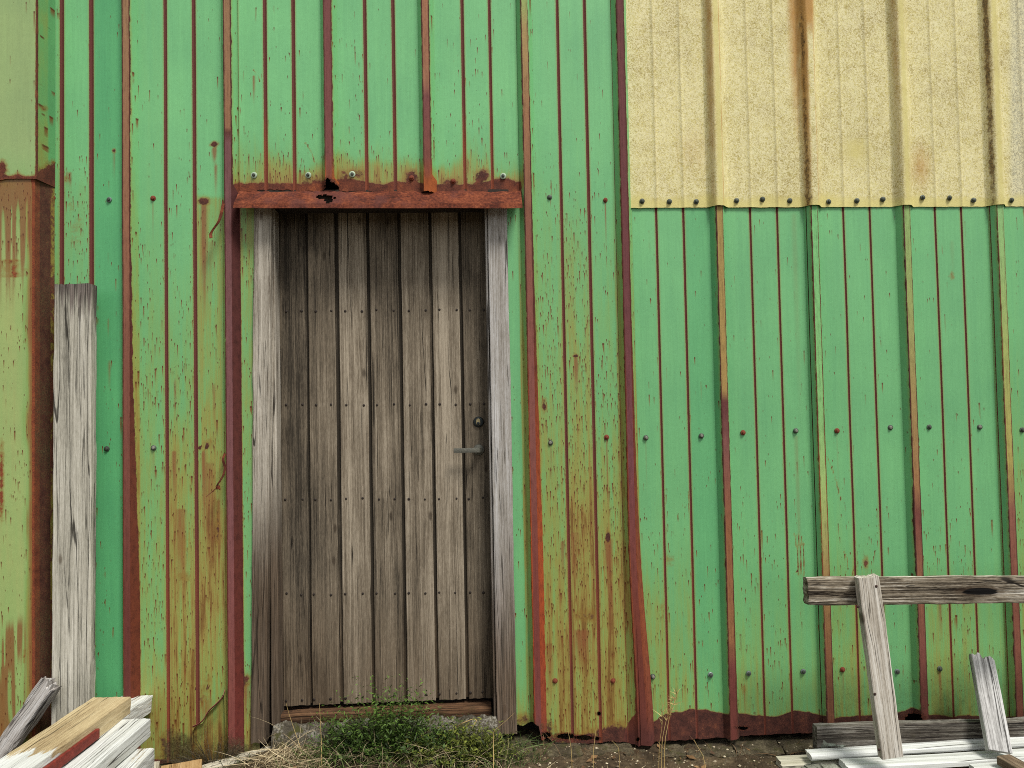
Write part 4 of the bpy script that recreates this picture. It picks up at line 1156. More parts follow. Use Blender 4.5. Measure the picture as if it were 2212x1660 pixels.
ribbon("torn_strip", [P(484, 432, -.012), P(480, 455, -.05), P(474, 478, -.065), P(460, 497, -.05), P(455, 506, -.045), P(456, 515, -.06)], .014, RUST, shed, (1, -.3, 0.15), label="rusty torn strip curling left of the lintel")
st = ribbon("torn_strip", [P(487, 978, -.01), P(481, 992, -.05), P(487, 1010, -.05), P(482, 1030, -.06), P(471, 1046, -.055), P(468, 1052, -.05), P(476, 1058, -.06)], .013, RUST_DARK, shed, (1, -.5, 0.2), label="dark torn strip pierced by a nail, left of the door", taper=.7)


def rod(name, a, b, r, mat, parent, r2=None, seg=8):
    a, b = Vector(a), Vector(b); d = b - a
    bm = bmesh.new()
    bmesh.ops.create_cone(bm, cap_ends=True, segments=seg, radius1=r, radius2=r if r2 is None else r2, depth=d.length,
                          matrix=Matrix.Translation((a + b) / 2) @ d.to_track_quat("Z", "Y").to_matrix().to_4x4())
    return bm_obj(name, bm, mat, parent)


o = rod("torn_nail", P(470, 1053, -.055), P(445, 1074, -.10), .0022, RUST_DARK, None, .001)
o.parent = st
o = rod("torn_nail_head", P(470, 1050, -.06), P(472, 1057, -.058), .008, RUST, None); o.parent = st
ribbon("torn_lip", [P(486, 1492, -.004), P(482, 1507, -.02), P(466, 1523, -.026), P(450, 1537, -.026), P(440, 1556, -.022), P(428, 1566, -.02), P(416, 1571, -.018)], .021, flat("maroon_flaking_lip", (150, 84, 76), .8, 0, .3, 60), shed, (.25, -.75, .55), label="folded lip of the torn sheet")

# ------------------------------------------------------------------ ground
gx = np.concatenate([[-400, -120, -40, -15, -6, -3.2], np.arange(-2.4, 2.9, 0.02), [3.2, 4, 6, 15, 40, 120, 400]])
gy = np.concatenate([[-400, -120, -40, -15, -6, -3, -2], np.arange(-1.2, 0.14, 0.018), [0.3, 1, 4, 15, 60, 200, 400]])
Xg, Yg = np.meshgrid(gx, gy)
near = smooth(-1.4, -.8, Yg) * (np.abs(Xg) < 3) * (Yg < .2)


GQ = [P(u_, v_) for u_, v_ in ((-60, 1655), (300, 1645), (500, 1634), (600, 1606), (1060, 1606), (1150, 1607), (1400, 1615), (1700, 1607), (2212, 1594))]


def ground_h(X, Y):
    n_ = smooth(-1.4, -.8, Y) * (np.abs(X) < 3) * (Y < .3)
    h = (vnoise(X * 6 + 50, Y * 6 + 50, 4) - .5) * .03 + (vnoise(X * 28 + 50, Y * 28 + 50, 5) - .5) * .018 + (vnoise(X * 75 + 90, Y * 75 + 90, 6) - .5) * .008
    side = 0.05 * smooth(-.7, -1.0, X) * smooth(-.5, -.1, Y) + 0.03 * smooth(-.5, -.25, -np.abs(X + .2)) * smooth(-.3, -.05, Y)
    return h * n_ + np.interp(X, [q[0] for q in GQ], [q[2] for q in GQ]) - 0.01 - .02 * smooth(-.1, -.5, Y)


Zg = ground_h(Xg, Yg)
idx = np.arange(Xg.size).reshape(Xg.shape)
me = mesh_np("ground", np.stack([Xg, Yg, Zg], -1).reshape(-1, 3), np.stack([idx[:-1, :-1], idx[:-1, 1:], idx[1:, 1:], idx[1:, :-1]], -1).reshape(-1, 4), True)
g = link("ground", me, make_ground()); tag(g, kind="structure")

# edging blocks along the foot of the wall
EDGE = GRAVELLY
ex = P(1030, 1612)[0]
k = 0
while ex < P(1755, 1605)[0]:
    L = 0.19 + rng.uniform(-.02, .05)
    bm = bmesh.new()
    bmesh.ops.create_cube(bm, size=1.0)
    bmesh.ops.subdivide_edges(bm, edges=bm.edges[:], cuts=9, use_grid_fill=True)
    y0, y1 = -.085 + rng.uniform(-.012, .012), .055
    zt = float(np.interp(ex + L / 2, [q[0] for q in GQ], [q[2] for q in GQ])) + .004 + rng.uniform(-.005, .005)
    for q in bm.verts:
        c_ = q.co
        X_, Y_, Z_ = ex + L * (c_.x + .5), y0 + (y1 - y0) * (c_.y + .5), -.06 + (zt + .06) * (c_.z + .5)
        nn_ = random.Random(round(X_ * 900) * 13 + round(Y_ * 900) * 7 + round(Z_ * 900)).uniform(-1, 1)
        q.co = Vector((X_ + nn_ * .002, Y_ + nn_ * .004, Z_ + nn_ * .004 - .012 * max(0, abs(c_.x) * 2 - .8) - .02 * max(0, -c_.y * 2 - .7)))
    o = bm_obj("edging_block", bm, EDGE, None)
    tag(o, "dirt covered concrete edging block along the wall foot, right of the door", "edging block", "concrete edging blocks along the wall foot")
    ex += L + .006; k += 1

# ------------------------------------------------------------------ timbers
W_POST = wood("bleached_post", (112, 108, 96), (184, 179, 162), (226, 221, 205), con=.85, crack=.85, seed=12.0, gs=.8, stain=(1.66, 1.9))
W_STICK = wood("grey_bark_stick", (98, 88, 80), (190, 184, 176), (234, 232, 228), crack=.7, seed=14.0, con=1.0, rust_end=(.60, .68))
W_B1 = wood("cream_beam", (128, 104, 72), (196, 176, 134), (226, 210, 170), crack=.35, seed=16.0, con=.7, paint=(.34, .55, .2))
W_WHITE = wood("white_painted_beam", (120, 110, 92), (186, 180, 166), (222, 220, 208), crack=.7, seed=18.0, paint=(-.5, -.1, .12))
W_WHITE2 = wood("flaking_white_beam", (110, 96, 74), (190, 178, 150), (224, 218, 198), crack=.8, seed=20.0, paint=(-.35, .4, .05))
W_TAN = wood("tan_offcut", (120, 88, 54), (182, 148, 100), (212, 182, 136), crack=.3, seed=22.0, con=.8)
W_BLEACH = wood("bleached_stick", (120, 110, 88), (196, 188, 164), (234, 228, 208), crack=.8, seed=24.0)
W_RAIL = wood("rotten_grey_rail", (40, 33, 25), (142, 130, 110), (226, 220, 204), crack=1.2, con=1.5, seed=26.0, gs=.75, moss=.3, rot=(-.002, .66, .016, .085))
W_UP = wood("grey_upright", (96, 86, 72), (192, 183, 166), (236, 231, 218), crack=.55, con=1.2, seed=28.0, gs=1.0)
W_SILV = wood("silver_plank", (112, 110, 106), (194, 192, 187), (232, 231, 227), crack=.6, seed=30.0)
W_FOOT = wood("dark_weathered_board", (42, 36, 32), (104, 98, 88), (164, 160, 150), crack=1.1, con=1.3, seed=32.0, moss=.4)
W_MOULD = wood("white_painted_moulding", (150, 138, 116), (206, 202, 190), (230, 228, 220), crack=.2, seed=34.0, paint=(-3, -2, .35), paintc=(226, 228, 222))
W_MOULD2 = wood("weathered_white_moulding", (96, 82, 58), (190, 182, 156), (224, 218, 196), crack=.4, seed=36.0, paint=(-.9, 1.2, .12), paintc=(208, 204, 182), moss=.35)
W_BLOCK = wood("brown_grey_block", (70, 54, 42), (126, 108, 86), (164, 148, 124), crack=.5, seed=38.0)
W_SLEEP = wood("bearer_wood", (60, 50, 42), (104, 92, 78), (150, 138, 120), crack=.6, seed=41.0)

# standing post at the left
yp = -.13
pt, pb = P(164.5, 612, yp), P(159.5, 1600, yp - .02)
pw = P(209.5, 700, yp)[0] - P(119.5, 700, yp)[0] - .012
zb_ = float(ground_h(np.array([pb[0]]), np.array([yp]))[0]) - .01
o = timber("post", (pb[0] - .024, yp + .022, zb_), (pt - pb) / np.linalg.norm(pt - pb), (1, 0, 0), (pt[2] - zb_), pw, .045, W_POST, seed=11, rough=.0014, rnd=.006, jag1=.006)
tag(o, "tall bleached grey timber post with a dark stained top, standing by the wall", "post")

# left pile: beams pointing away from the wall
def beam(name, ul, vl, ur, vr, z, t, near_px, L, mat, label, seed, group=None, ext=0.0, **kw):
    a, b = PZ(ul, vl, z), PZ(ur, vr, z)
    nb = PZ(near_px[0], near_px[1], z)
    d = nb - b; d[2] = 0; d /= np.linalg.norm(d)
    xd = np.array([-d[1], d[0], 0.0])
    if xd[0] < 0: xd = -xd
    w = abs((b - a) @ xd)
    c0 = (a + b) / 2
    c0 = c0 - d * ((c0 - b) @ d)        # square end at the right corner
    c0[2] = z - t / 2
    o = timber(name, c0, d, xd, L, w, t, mat, seed=seed, **kw)
    tag(o, label, "timber beam" if name == "timber_beam" else "plank", group)
    return o, c0, d, w


GP = "cut timbers piled at the left"
b1, c1, d1, w1 = beam("timber_beam", 206, 1503.5, 281.5, 1506, .41, .058, (67, 1660), 1.45, W_B1, "cream beam with a raw wood end and white painted length, topmost in the pile", 21, GP, jag0=.006, rnd=.003)
b2, c2, d2, w2 = beam("timber_beam", 239, 1560, 324, 1553, .352, .062, (200, 1660), 1.5, W_WHITE, "thick white painted beam lying below the cream one", 22, GP, jag0=.008, rnd=.004, rough=.002)
b3, c3, d3, w3 = beam("timber_beam", 262, 1622, 333, 1617, .287, .064, (293, 1660), 1.45, W_WHITE2, "flaking white beam at the bottom right of the pile", 23, GP, jag0=.006, rnd=.004)
b4, c4, d4, w4 = beam("timber_beam", 255, 1507, 328, 1502.5, .30, .066, (222, 1575), 1.2, W_WHITE2, "white beam with a split end poking out behind the cream one", 24, GP, jag0=.014, rnd=.004, rough=.003)
# red painted batten beside the top beam
RED = flat("red_oxide_paint", (120, 44, 32), .7, 0, .35, 60)
pr = PZ(199.5, 1580, .38)
ln = .9
xd = np.array([-d1[1], d1[0], 0.0]); xd = xd if xd[0] > 0 else -xd
edge_c = c1 + xd * (w1 / 2 + .007)
tpar = (pr - edge_c) @ d1
st_ = edge_c + d1 * tpar; st_[2] = .41 - .058 + .018 + .003
o = timber("batten", st_, d1, xd, ln, .012, .032, RED, seed=25, rough=.0006, rnd=.002)
tag(o, "thin red painted batten lying along the flank of the cream beam", "batten")
# bearers that carry the pile
for i, (yy, zt_) in enumerate(((-0.95, .222), (-1.65, .222))):
    o = timber("bearer", (-1.66, yy, .105), (1, 0, 0), (0, 0, 1), .62, .236, .16, W_SLEEP, seed=60 + i, rough=.002)
    tag(o, "dark timber bearer under the pile of white beams, " + ("nearest the wall" if i == 0 else "farthest from the wall"), "bearer", "bearers under the pile")

# bark-covered stick at far left
a, b = P(96, 1497, -.16), PZ(-12, 1650, .12)
a = np.array(a); dd_ = (a - b) / np.linalg.norm(a - b)
o = timber("stick", b - dd_ * .25, dd_, (1, -.25, 0), np.linalg.norm(a - b) + .29, .075, .04, W_STICK, seed=26, rough=.004, rnd=.01, jag1=.05)
tag(o, "grey weathered stick with a rusty broken tip, leaning at the far left", "stick")
# offcuts on the ground
o, *_ = beam("timber_offcut", 349, 1643, 436, 1640, .085, .055, (433, 1700), .3, W_TAN, "tan sawn offcut lying on the ground right of the pile", 27)
o["category"] = "offcut"
o, *_ = beam("timber_offcut", 330, 1645, 346, 1643.5, .12, .1, (338, 1680), .2, W_BLEACH, "small pale offcut wedged beside the white beam", 28)
o["category"] = "offcut"
a, b = PZ(585, 1619, .06), PZ(425, 1668, .045)
dd_ = (b - a) / np.linalg.norm(b - a)
o = timber("stick", a, dd_, np.cross(dd_, [0, 0, 1]), np.linalg.norm(a - b) + .05, .042, .024, W_BLEACH, seed=29, rough=.003, rnd=.008, jag0=.012)
tag(o, "pale bleached stick lying on the dry grass left of the door", "stick")

# timber frame leaning at the right: rail and uprights
yr = -.30
ra_, rb_ = P(1740, 1276.5, yr), P(2212, 1272.5, yr)
dr = (rb_ - ra_) / np.linalg.norm(rb_ - ra_)
fr = empty("wooden_barrier", tuple(P(1920, 1610, yr)))
tag(fr, "grey wooden barrier of a rotten rail nailed to a leaning upright", "barrier")
wr = P(1745, 1248, yr)[2] - P(1745, 1305, yr)[2]
rail = timber("rail", ra_, dr, (0, 0, 1), np.linalg.norm(rb_ - ra_) + .62, wr, .045, W_RAIL, fr, seed=31, rough=.0028, rnd=.006, jag0=.006)
at_, ab_ = P(1871.5, 1245, yr - .05), PZ(1922, 1640, -.01)
ab_[1] = min(ab_[1], -.30)
ab_ = P(1922, 1622, -.34)
dd_ = (at_ - ab_) / np.linalg.norm(at_ - ab_)
wu = P(1896, 1300, yr - .05)[0] - P(1847, 1300, yr - .05)[0] - .004
up1 = timber("upright", ab_ - dd_ * .02, dd_, (1, 0, 0), np.linalg.norm(at_ - ab_) + .02, wu, .034, W_UP, fr, seed=32, rough=.0013, rnd=.004, jag1=.006)
NAILH = flat("nail_hole_rust", (60, 40, 32), .8)
for q in ((1893, 1267), (1848.5 + 5, 1311), (1890, 1500), (1899, 1620)):
    bm = bmesh.new(); bmesh.ops.create_uvsphere(bm, u_segments=8, v_segments=6, radius=.0055)
    t_ = (q[1] - 1245) / 377
    for w_ in bm.verts: w_.co = Vector((w_.co.x, w_.co.y * .4, w_.co.z)) + Vector(P(q[0], q[1], -.35 - .017 + .01 * t_))
    oo = bm_obj("nail", bm, NAILH, fr); oo.matrix_parent_inverse = Matrix.Translation(-fr.location)
xo = rb_ + dr * .5
o = timber("upright", (xo[0], yr - .045, -.03), (0.02, 0, 1), (1, 0, 0), xo[2] + .03, wu, .034, W_UP, fr, seed=33, rough=.002)
# broken plank
a_, b_ = P(2120, 1421, -.10), P(2156, 1612, -.27)
dd_ = (a_ - b_) / np.linalg.norm(a_ - b_)
wp = P(2147, 1450, -.12)[0] - P(2098, 1450, -.12)[0] - .004
o = timber("broken_plank", b_ - dd_ * .02, dd_, (1, 0, 0), np.linalg.norm(a_ - b_) + .02, wp, .026, W_SILV, seed=34, rough=.0009, jag1=.022, rnd=.003)
tag(o, "short silvery plank with a broken jagged top, leaning against the wall at far right", "plank")
# board on edge at the foot
a_, b_ = P(1760, 1587, -.14), P(2212, 1574, -.14)
dd_ = (b_ - a_) / np.linalg.norm(b_ - a_)
wf = P(1765, 1566, -.14)[2] - P(1765, 1622, -.14)[2]
o = timber("board", a_ - np.array([0, 0, .012]), dd_, (0, 0, 1), np.linalg.norm(b_ - a_) + .5, wf, .04, W_FOOT, seed=35, rough=.003, rnd=.006)
tag(o, "dark weathered board standing on edge along the wall foot, behind the wooden barrier", "board")


def moulding(name, A, B, mat, prof, label, ext=.5, seed=1):
    A, B = np.array(A), np.array(B); L = np.linalg.norm(B - A) + ext; d = (B - A) / np.linalg.norm(B - A)
    n = int(L / .03) + 1; m = len(prof)
    V = []
    for i in range(n):
        zz = L * i / (n - 1)
        for j, (px, py) in enumerate(prof):
            V.append((px + (vnoise(np.array([zz * 7.]), np.array([j * 3.]), seed)[0] - .5) * .0016, py + (vnoise(np.array([zz * 6. + 9]), np.array([0.]), seed + 1)[0] - .5) * .004, zz + (0 if i else (vnoise(np.array([px * 90 + 5]), np.array([py * 90 + 5]), seed)[0] - .5) * .012)))
    F = [(i * m + j, i * m + (j + 1) % m, (i + 1) * m + (j + 1) % m, (i + 1) * m + j) for i in range(n - 1) for j in range(m)]
    F += [tuple(range(m))[::-1], tuple((n - 1) * m + j for j in range(m))]
    me = bpy.data.meshes.new(name); me.from_pydata(V, [], F); me.update(); me.materials.append(mat)
    o = bpy.data.objects.new(name, me); COL.objects.link(o)
    # local X towards the camera, local Y up
    z = Vector(d); x = Vector((0, -1, 0)); x = (x - z * x.dot(z)).normalized(); y = z.cross(x)
    if y.z < 0: y = -y
    m4 = Matrix((x, y, z)).transposed().to_4x4(); m4.translation = Vector(A); o.matrix_world = m4
    bm = bmesh.new(); bm.from_mesh(me); bmesh.ops.recalc_face_normals(bm, faces=bm.faces[:]); bm.to_mesh(me); bm.free()
    tag(o, label, "moulding", "white mouldings on the ground at right")
    return o


PR1 = [(-.018, -.014), (-.018, .009), (-.006, .009), (-.003, .006), (.001, .0055), (.004, .008), (.015, .004), (.0195, -.002), (.021, -.012), (.018, -.018), (-.016, -.018)]
PR2 = [(-.03, -.012), (-.03, .006), (.004, .006), (.010, .001), (.024, -.002), (.028, -.006), (.028, -.02), (-.028, -.02)]
PR3 = [(-.04, -.012), (-.04, .009), (-.016, .009), (-.013, .006), (-.009, .006), (-.006, .009), (.012, .006), (.02, .001), (.022, -.014), (-.038, -.018)]
m1 = moulding("moulding", PZ(1746, 1629, .052), PZ(2212, 1600, .052), W_MOULD, PR1, "long clean white painted moulding, topmost, lying in front of the upright", seed=3)
m2 = moulding("moulding", PZ(1683, 1646, .016), PZ(2212, 1617, .016), W_MOULD2, PR2, "cream weathered moulding lying half under the clean white one", seed=5)
m3 = moulding("moulding", PZ(1826, 1656, .03), PZ(2212, 1634, .03), W_MOULD, PR3, "white moulding nearest the camera with a brown block on it", seed=7)
m4 = moulding("moulding", PZ(2110, 1668, .02), PZ(2212, 1660, .02), W_MOULD, PR3, "white moulding cut off by the bottom right corner of the photo", seed=9)
a_ = PZ(2168, 1641, .055); b_ = PZ(2215, 1668, .05)
dd_ = (b_ - a_) / np.linalg.norm(b_ - a_)
o = timber("wood_block", a_, dd_, np.cross(dd_, [0, 0, 1]), .2, .062, .034, W_BLOCK, seed=37, rough=.002)
tag(o, "short brown grey wood block lying across the white mouldings at bottom right", "block")
# scrap of clear plastic
n_ = 26
S, T = np.meshgrid(np.linspace(0, 1, n_), np.linspace(0, 1, n_))
A, B, C_, D_ = PZ(1766, 1626, .02), PZ(1836, 1618, .02), P(1826, 1611, -.2), P(1779, 1602, -.19)
Q = (A[None, None] * ((1 - S) * (1 - T))[..., None] + B * (S * (1 - T))[..., None] + C_ * (S * T)[..., None] + D_ * ((1 - S) * T)[..., None])
Q[..., 2] += (vnoise(S * 6, T * 6, 4) - .5) * .02
idx = np.arange(n_ * n_).reshape(n_, n_)
me = mesh_np("plastic_scrap", Q.reshape(-1, 3), np.stack([idx[:-1, :-1], idx[:-1, 1:], idx[1:, 1:], idx[1:, :-1]], -1).reshape(-1, 4), True)
nt = NT("cloudy_plastic")
o = link("plastic_scrap", me, nt.end(alb(172, 182, 168), .35, Alpha=.62)); tag(o, "crumpled scrap of cloudy plastic sheet beside the dark board", "plastic scrap")
A = PZ(1742, 1660, .0)
bm = bmesh.new(); bmesh.ops.create_icosphere(bm, subdivisions=4, radius=1)
for q in bm.verts:
    k_ = 1 + .25 * math.sin(q.co.x * 5 + 1) * math.cos(q.co.y * 4) + .12 * math.sin(q.co.x * 17 + q.co.z * 11)
    q.co = Vector((q.co.x * .1 * k_, q.co.y * .06 * k_, q.co.z * .02 * k_)) + Vector(PZ(1790, 1668, .0))
o = bm_obj("stone", bm, make_stone("pale_stone", (96, 96, 84), (140, 142, 126), (176, 178, 164), .3), None)
tag(o, "flat grey green stone under the white mouldings", "stone")

# ------------------------------------------------------------------ plants
def strips(bases, dirs, lens, widths, bends, tones_, seg=5, side=None, flat_up=False):
    """many blades as tapered quad strips"""
    n = len(bases)
    t = np.linspace(0, 1, seg + 1)
    d = dirs / np.linalg.norm(dirs, axis=1)[:, None]
    if side is None:
        side = np.cross(d, rng.normal(0, 1, (n, 3)))
    side = side / (np.linalg.norm(side, axis=1)[:, None] + 1e-9)
    pts = bases[:, None] + d[:, None] * (lens[:, None, None] * t[None, :, None]) + bends[:, None] * (t ** 2)[None, :, None]
    w = widths[:, None] * np.clip(1 - t[None] ** 2.2, .06, 1)
    a = pts - side[:, None] * w[..., None] * .5; b = pts + side[:, None] * w[..., None] * .5
    V = np.stack([a, b], 2).reshape(n, -1, 3)
    base = (np.arange(n) * 2 * (seg + 1))[:, None]
    q = np.array([(2 * i, 2 * i + 1, 2 * i + 3, 2 * i + 2) for i in range(seg)])
    F = (base[:, :, None] + q[None]).reshape(-1, 4)
    return V.reshape(-1, 3), F, np.repeat(tones_, 2 * (seg + 1))


def join(parts):
    V, F, T, o = [], [], [], 0
    for v_, f_, t_ in parts:
        V.append(v_); F.append(f_ + o); T.append(t_); o += len(v_)
    return np.concatenate(V), np.concatenate(F), np.concatenate(T)


def plant_obj(name, parts, mat, parent=None):
    V, F, T = join(parts)
    me = mesh_np(name, V, F, True); attr(me, "tone", T)
    return link(name, me, mat, parent)


M_GREEN = leaf_mat("weed_leaves", (28, 44, 14), (104, 136, 54))
M_YEL = leaf_mat("yellow_weed_leaves", (44, 56, 18), (136, 144, 58))
M_GRASS = leaf_mat("green_grass", (40, 58, 24), (112, 132, 66))
M_DRY = leaf_mat("dry_straw", (104, 84, 54), (222, 204, 162))
M_STALK = leaf_mat("dry_stalk", (140, 108, 60), (210, 184, 122))
M_GREYW = leaf_mat("withered_weed", (44, 38, 26), (128, 118, 92))


def weed(name, u, v, y, rx, ry, vtop, n_stem, mat, label, lean=0.0, leaf=(.018, .034), zb=None):
    c_ = P(u, v, y)
    z0 = float(ground_h(np.array([c_[0]]), np.array([y]))[0])
    height = P(u, vtop, y)[2] - z0
    root = empty(name, (c_[0], y, z0)); tag(root, label, "weed")
    ang = rng.uniform(0, 2 * math.pi, n_stem); rr = np.sqrt(rng.random(n_stem))
    bx = c_[0] + rx * .55 * rr * np.cos(ang); by = y + ry * .55 * rr * np.sin(ang)
    hgt = height * (1 - .6 * rr ** 2.2) * rng.uniform(.45, 1.08, n_stem)
    base = np.stack([bx, by, np.full(n_stem, z0)], 1)
    tip = base + np.stack([rx * .75 * rr * np.cos(ang) + lean * hgt + rng.normal(0, .018, n_stem), ry * .7 * rr * np.sin(ang) - .01, hgt], 1)
    d = tip - base; L = np.linalg.norm(d, axis=1)
    bend = np.stack([rng.normal(0, .03, n_stem), rng.normal(-.01, .02, n_stem), -.25 * L * rr], 1)
    sp = strips(base, d, L, np.full(n_stem, .0022), bend, rng.uniform(0, .4, n_stem), 6)
    o = plant_obj("stem", [sp], mat, root)
    # leaves
    k = 15
    t = np.tile(np.linspace(.12, 1, k), n_stem) + rng.normal(0, .03, n_stem * k)
    t = np.clip(t, .05, 1)
    i = np.repeat(np.arange(n_stem), k)
    pos = base[i] + (d / L[:, None])[i] * (L[i] * t)[:, None] + bend[i] * (t ** 2)[:, None]
    phi = rng.uniform(0, 2 * math.pi, len(i)); el = rng.uniform(-.1, .9, len(i))
    ld = np.stack([np.cos(phi) * np.cos(el), np.sin(phi) * np.cos(el), np.sin(el)], 1)
    sd = np.cross(ld, [0, 0, 1.0]) + rng.normal(0, .35, ld.shape)
    ll = rng.uniform(leaf[0], leaf[1], len(i)) * (1.1 - .5 * t)
    n = len(i)
    tone = np.clip(.15 + .6 * t * (hgt[i] / height) + rng.normal(0, .17, n), 0, 1)
    side = sd / np.linalg.norm(sd, axis=1)[:, None]
    w = ll * rng.uniform(.1, .2, n)
    up = np.cross(side, ld)
    mid_ = pos + ld * (ll * .5)[:, None] + up * (ll * .08)[:, None]
    V = np.stack([pos, mid_ - side * w[:, None], pos + ld * ll[:, None] - up * (ll * .1)[:, None], mid_ + side * w[:, None]], 1)
    F = np.arange(4 * n).reshape(n, 4)
    plant_obj("foliage", [(V.reshape(-1, 3), F, np.repeat(tone, 4))], mat, root)
    return root


weed("weed", 835, 1640, -.08, .27, .10, 1455, 320, M_GREEN, "bushy dark green weed growing in front of the door")
weed("weed", 985, 1645, -.10, .22, .10, 1540, 200, M_YEL, "lower yellowish green weed in front of the door's right side")
weed("weed", 735, 1650, -.13, .13, .06, 1592, 60, M_GREEN, "low green weed at the left edge of the bushy one", leaf=(.01, .018))
weed("weed", 462, 1636, -.05, .13, .05, 1558, 120, M_GREYW, "withered grey brown weed with tiny seed heads at the foot of the torn sheet", leaf=(.004, .008))
weed("weed", 535, 1640, -.06, .05, .04, 1600, 26, M_GREYW, "small withered tuft at the foot of the left jamb", leaf=(.004, .008))


def gh(X, Y): return ground_h(np.asarray(X, float), np.asarray(Y, float))


def scatter(n, u0, u1, y0, y1, lmin, lmax, wmin, wmax, up, lean=.6, tone=(0, 1), curl=.4, zoff=0.0):
    x0, x1 = P(u0, 1620)[0], P(u1, 1620)[0]
    X = rng.uniform(x0, x1, n); Y = rng.uniform(y0, y1, n)
    b = np.stack([X, Y, gh(X, Y) + zoff], 1)
    d = np.stack([rng.normal(0, lean, n), rng.normal(0, lean * .7, n), rng.uniform(up * .4, up, n)], 1)
    L = rng.uniform(lmin, lmax, n)
    bend = rng.normal(0, 1, (n, 3)) * (L * curl)[:, None]; bend[:, 2] = -np.abs(bend[:, 2]) * .7
    return strips(b, d, L, rng.uniform(wmin, wmax, n), bend, rng.uniform(tone[0], tone[1], n))


o = plant_obj("dry_grass", [
    scatter(260, 590, 690, -.26, -.05, .04, .15, .0015, .0035, .8, .9, curl=.5),
    scatter(150, 560, 700, -.3, -.08, .05, .16, .0015, .003, .35, 1.2, (.3, 1), .3, .012),
    scatter(260, 1000, 1360, -.5, -.2, .03, .09, .0014, .003, .5, 1.1, (.4, 1), .3),
    scatter(420, 1150, 1340, -.62, -.28, .03, .08, .0016, .003, .5, 1.2, (.5, 1), .3),
    scatter(420, 640, 1100, -.55, -.2, .03, .1, .0014, .003, .3, 1.1, (0, .7), .3),
    scatter(90, 600, 1060, -.03, .03, .03, .1, .0014, .0026, .7, .8, (.2, .9), .4, .05),
    scatter(260, 700, 1110, -.2, -.1, .06, .17, .0014, .0026, 1.0, .55, (.1, .9), .4),
    scatter(130, 1000, 1062, -.1, .0, .04, .12, .0014, .0028, .7, .8, (.2, .9), .4),
    scatter(120, 1360, 1560, -.5, -.2, .03, .1, .0014, .0028, .5, .9, (.1, .8), .3)], M_DRY)
tag(o, "dry straw-coloured grass lying along the foot of the wall", "dry grass", kind="stuff")
o = plant_obj("grass", [
    scatter(700, 640, 1110, -.5, -.1, .03, .11, .0018, .0034, 1.0, .5, (0, 1), .35),
    scatter(140, 1045, 1130, -.16, -.02, .04, .12, .0018, .0034, 1.0, .45, (0, .8), .4),
    scatter(90, 1115, 1175, -.16, .0, .03, .09, .0016, .003, 1.0, .5, (0, .6), .4),
    scatter(160, 400, 560, -.3, -.02, .02, .07, .0016, .003, .8, .6, (0, .6), .4),
    scatter(200, 700, 1300, -.7, -.3, .015, .05, .0018, .0034, .8, .6, (0, 1), .35)], M_GRASS)
tag(o, "short green grass among the soil by the door", "grass", kind="stuff")

n = 260
X = rng.uniform(P(560, 1620)[0], P(1780, 1620)[0], n); Y = rng.uniform(-.6, -.02, n)
cs, sn = np.cos(rng.uniform(0, 6.28, n)), np.sin(rng.uniform(0, 6.28, n))
ll = rng.uniform(.006, .02, n); ww = ll * rng.uniform(.3, .6, n)
zz = gh(X, Y) + .008
q = np.stack([np.stack([X - cs * ll, Y - sn * ll, zz], 1), np.stack([X + sn * ww, Y - cs * ww, zz + rng.uniform(0, .006, n)], 1), np.stack([X + cs * ll, Y + sn * ll, zz + rng.uniform(-.002, .006, n)], 1), np.stack([X - sn * ww, Y + cs * ww, zz], 1)], 1)
o = plant_obj("leaf_litter", [(q.reshape(-1, 3), np.arange(4 * n).reshape(n, 4), np.repeat(rng.random(n), 4)),
    scatter(90, 1110, 1760, -.12, -.02, .03, .1, .0012, .0022, 1.0, .5, (0, .8), .4)], leaf_mat("dead_leaves", (74, 52, 34), (156, 122, 82)))
tag(o, "dead leaves and short dead stems strewn along the wall foot", "leaf litter", kind="stuff")
# pebbles and litter
n = 900
X = np.concatenate([rng.uniform(P(1100, 1620)[0], P(1800, 1620)[0], 600), rng.uniform(P(560, 1620)[0], P(1100, 1620)[0], 300)]); Y = rng.uniform(-.62, .0, n)
oct_v = np.array([(1, 0, 0), (-1, 0, 0), (0, 1, 0), (0, -1, 0), (0, 0, 1), (0, 0, -1), (.7, .7, .3), (-.6, .6, .4)], float)[:6]
oct_f = np.array([(0, 2, 4), (2, 1, 4), (1, 3, 4), (3, 0, 4), (2, 0, 5), (1, 2, 5), (3, 1, 5), (0, 3, 5)])
sz = rng.gamma(2.2, .0013, n) + .0012
sc = sz[:, None] * rng.uniform(.6, 1.3, (n, 3)); sc[:, 2] *= .7
V = oct_v[None] * sc[:, None]
th = rng.uniform(0, 6.28, n)
Vx = V[..., 0] * np.cos(th)[:, None] - V[..., 1] * np.sin(th)[:, None]; Vy = V[..., 0] * np.sin(th)[:, None] + V[..., 1] * np.cos(th)[:, None]
on_block = (X > P(1030, 1612)[0]) & (X < P(1755, 1605)[0]) & (Y > -.08)
Zs = np.where(on_block, np.interp(X, [q[0] for q in GQ], [q[2] for q in GQ]) + .004, gh(X, Y)) + sz * .3
V = np.stack([Vx + X[:, None], Vy + Y[:, None], V[..., 2] + Zs[:, None]], -1).reshape(-1, 3)
F = (np.arange(n)[:, None, None] * 6 + oct_f[None]).reshape(-1, 3)
me = mesh_np("gravel", V, F); attr(me, "tone", np.repeat(rng.random(n), 6))
o = link("gravel", me, leaf_mat("pebbles", (84, 72, 56), (206, 192, 160))); tag(o, "scattered small pebbles and crumbs on the soil", "gravel", kind="stuff")


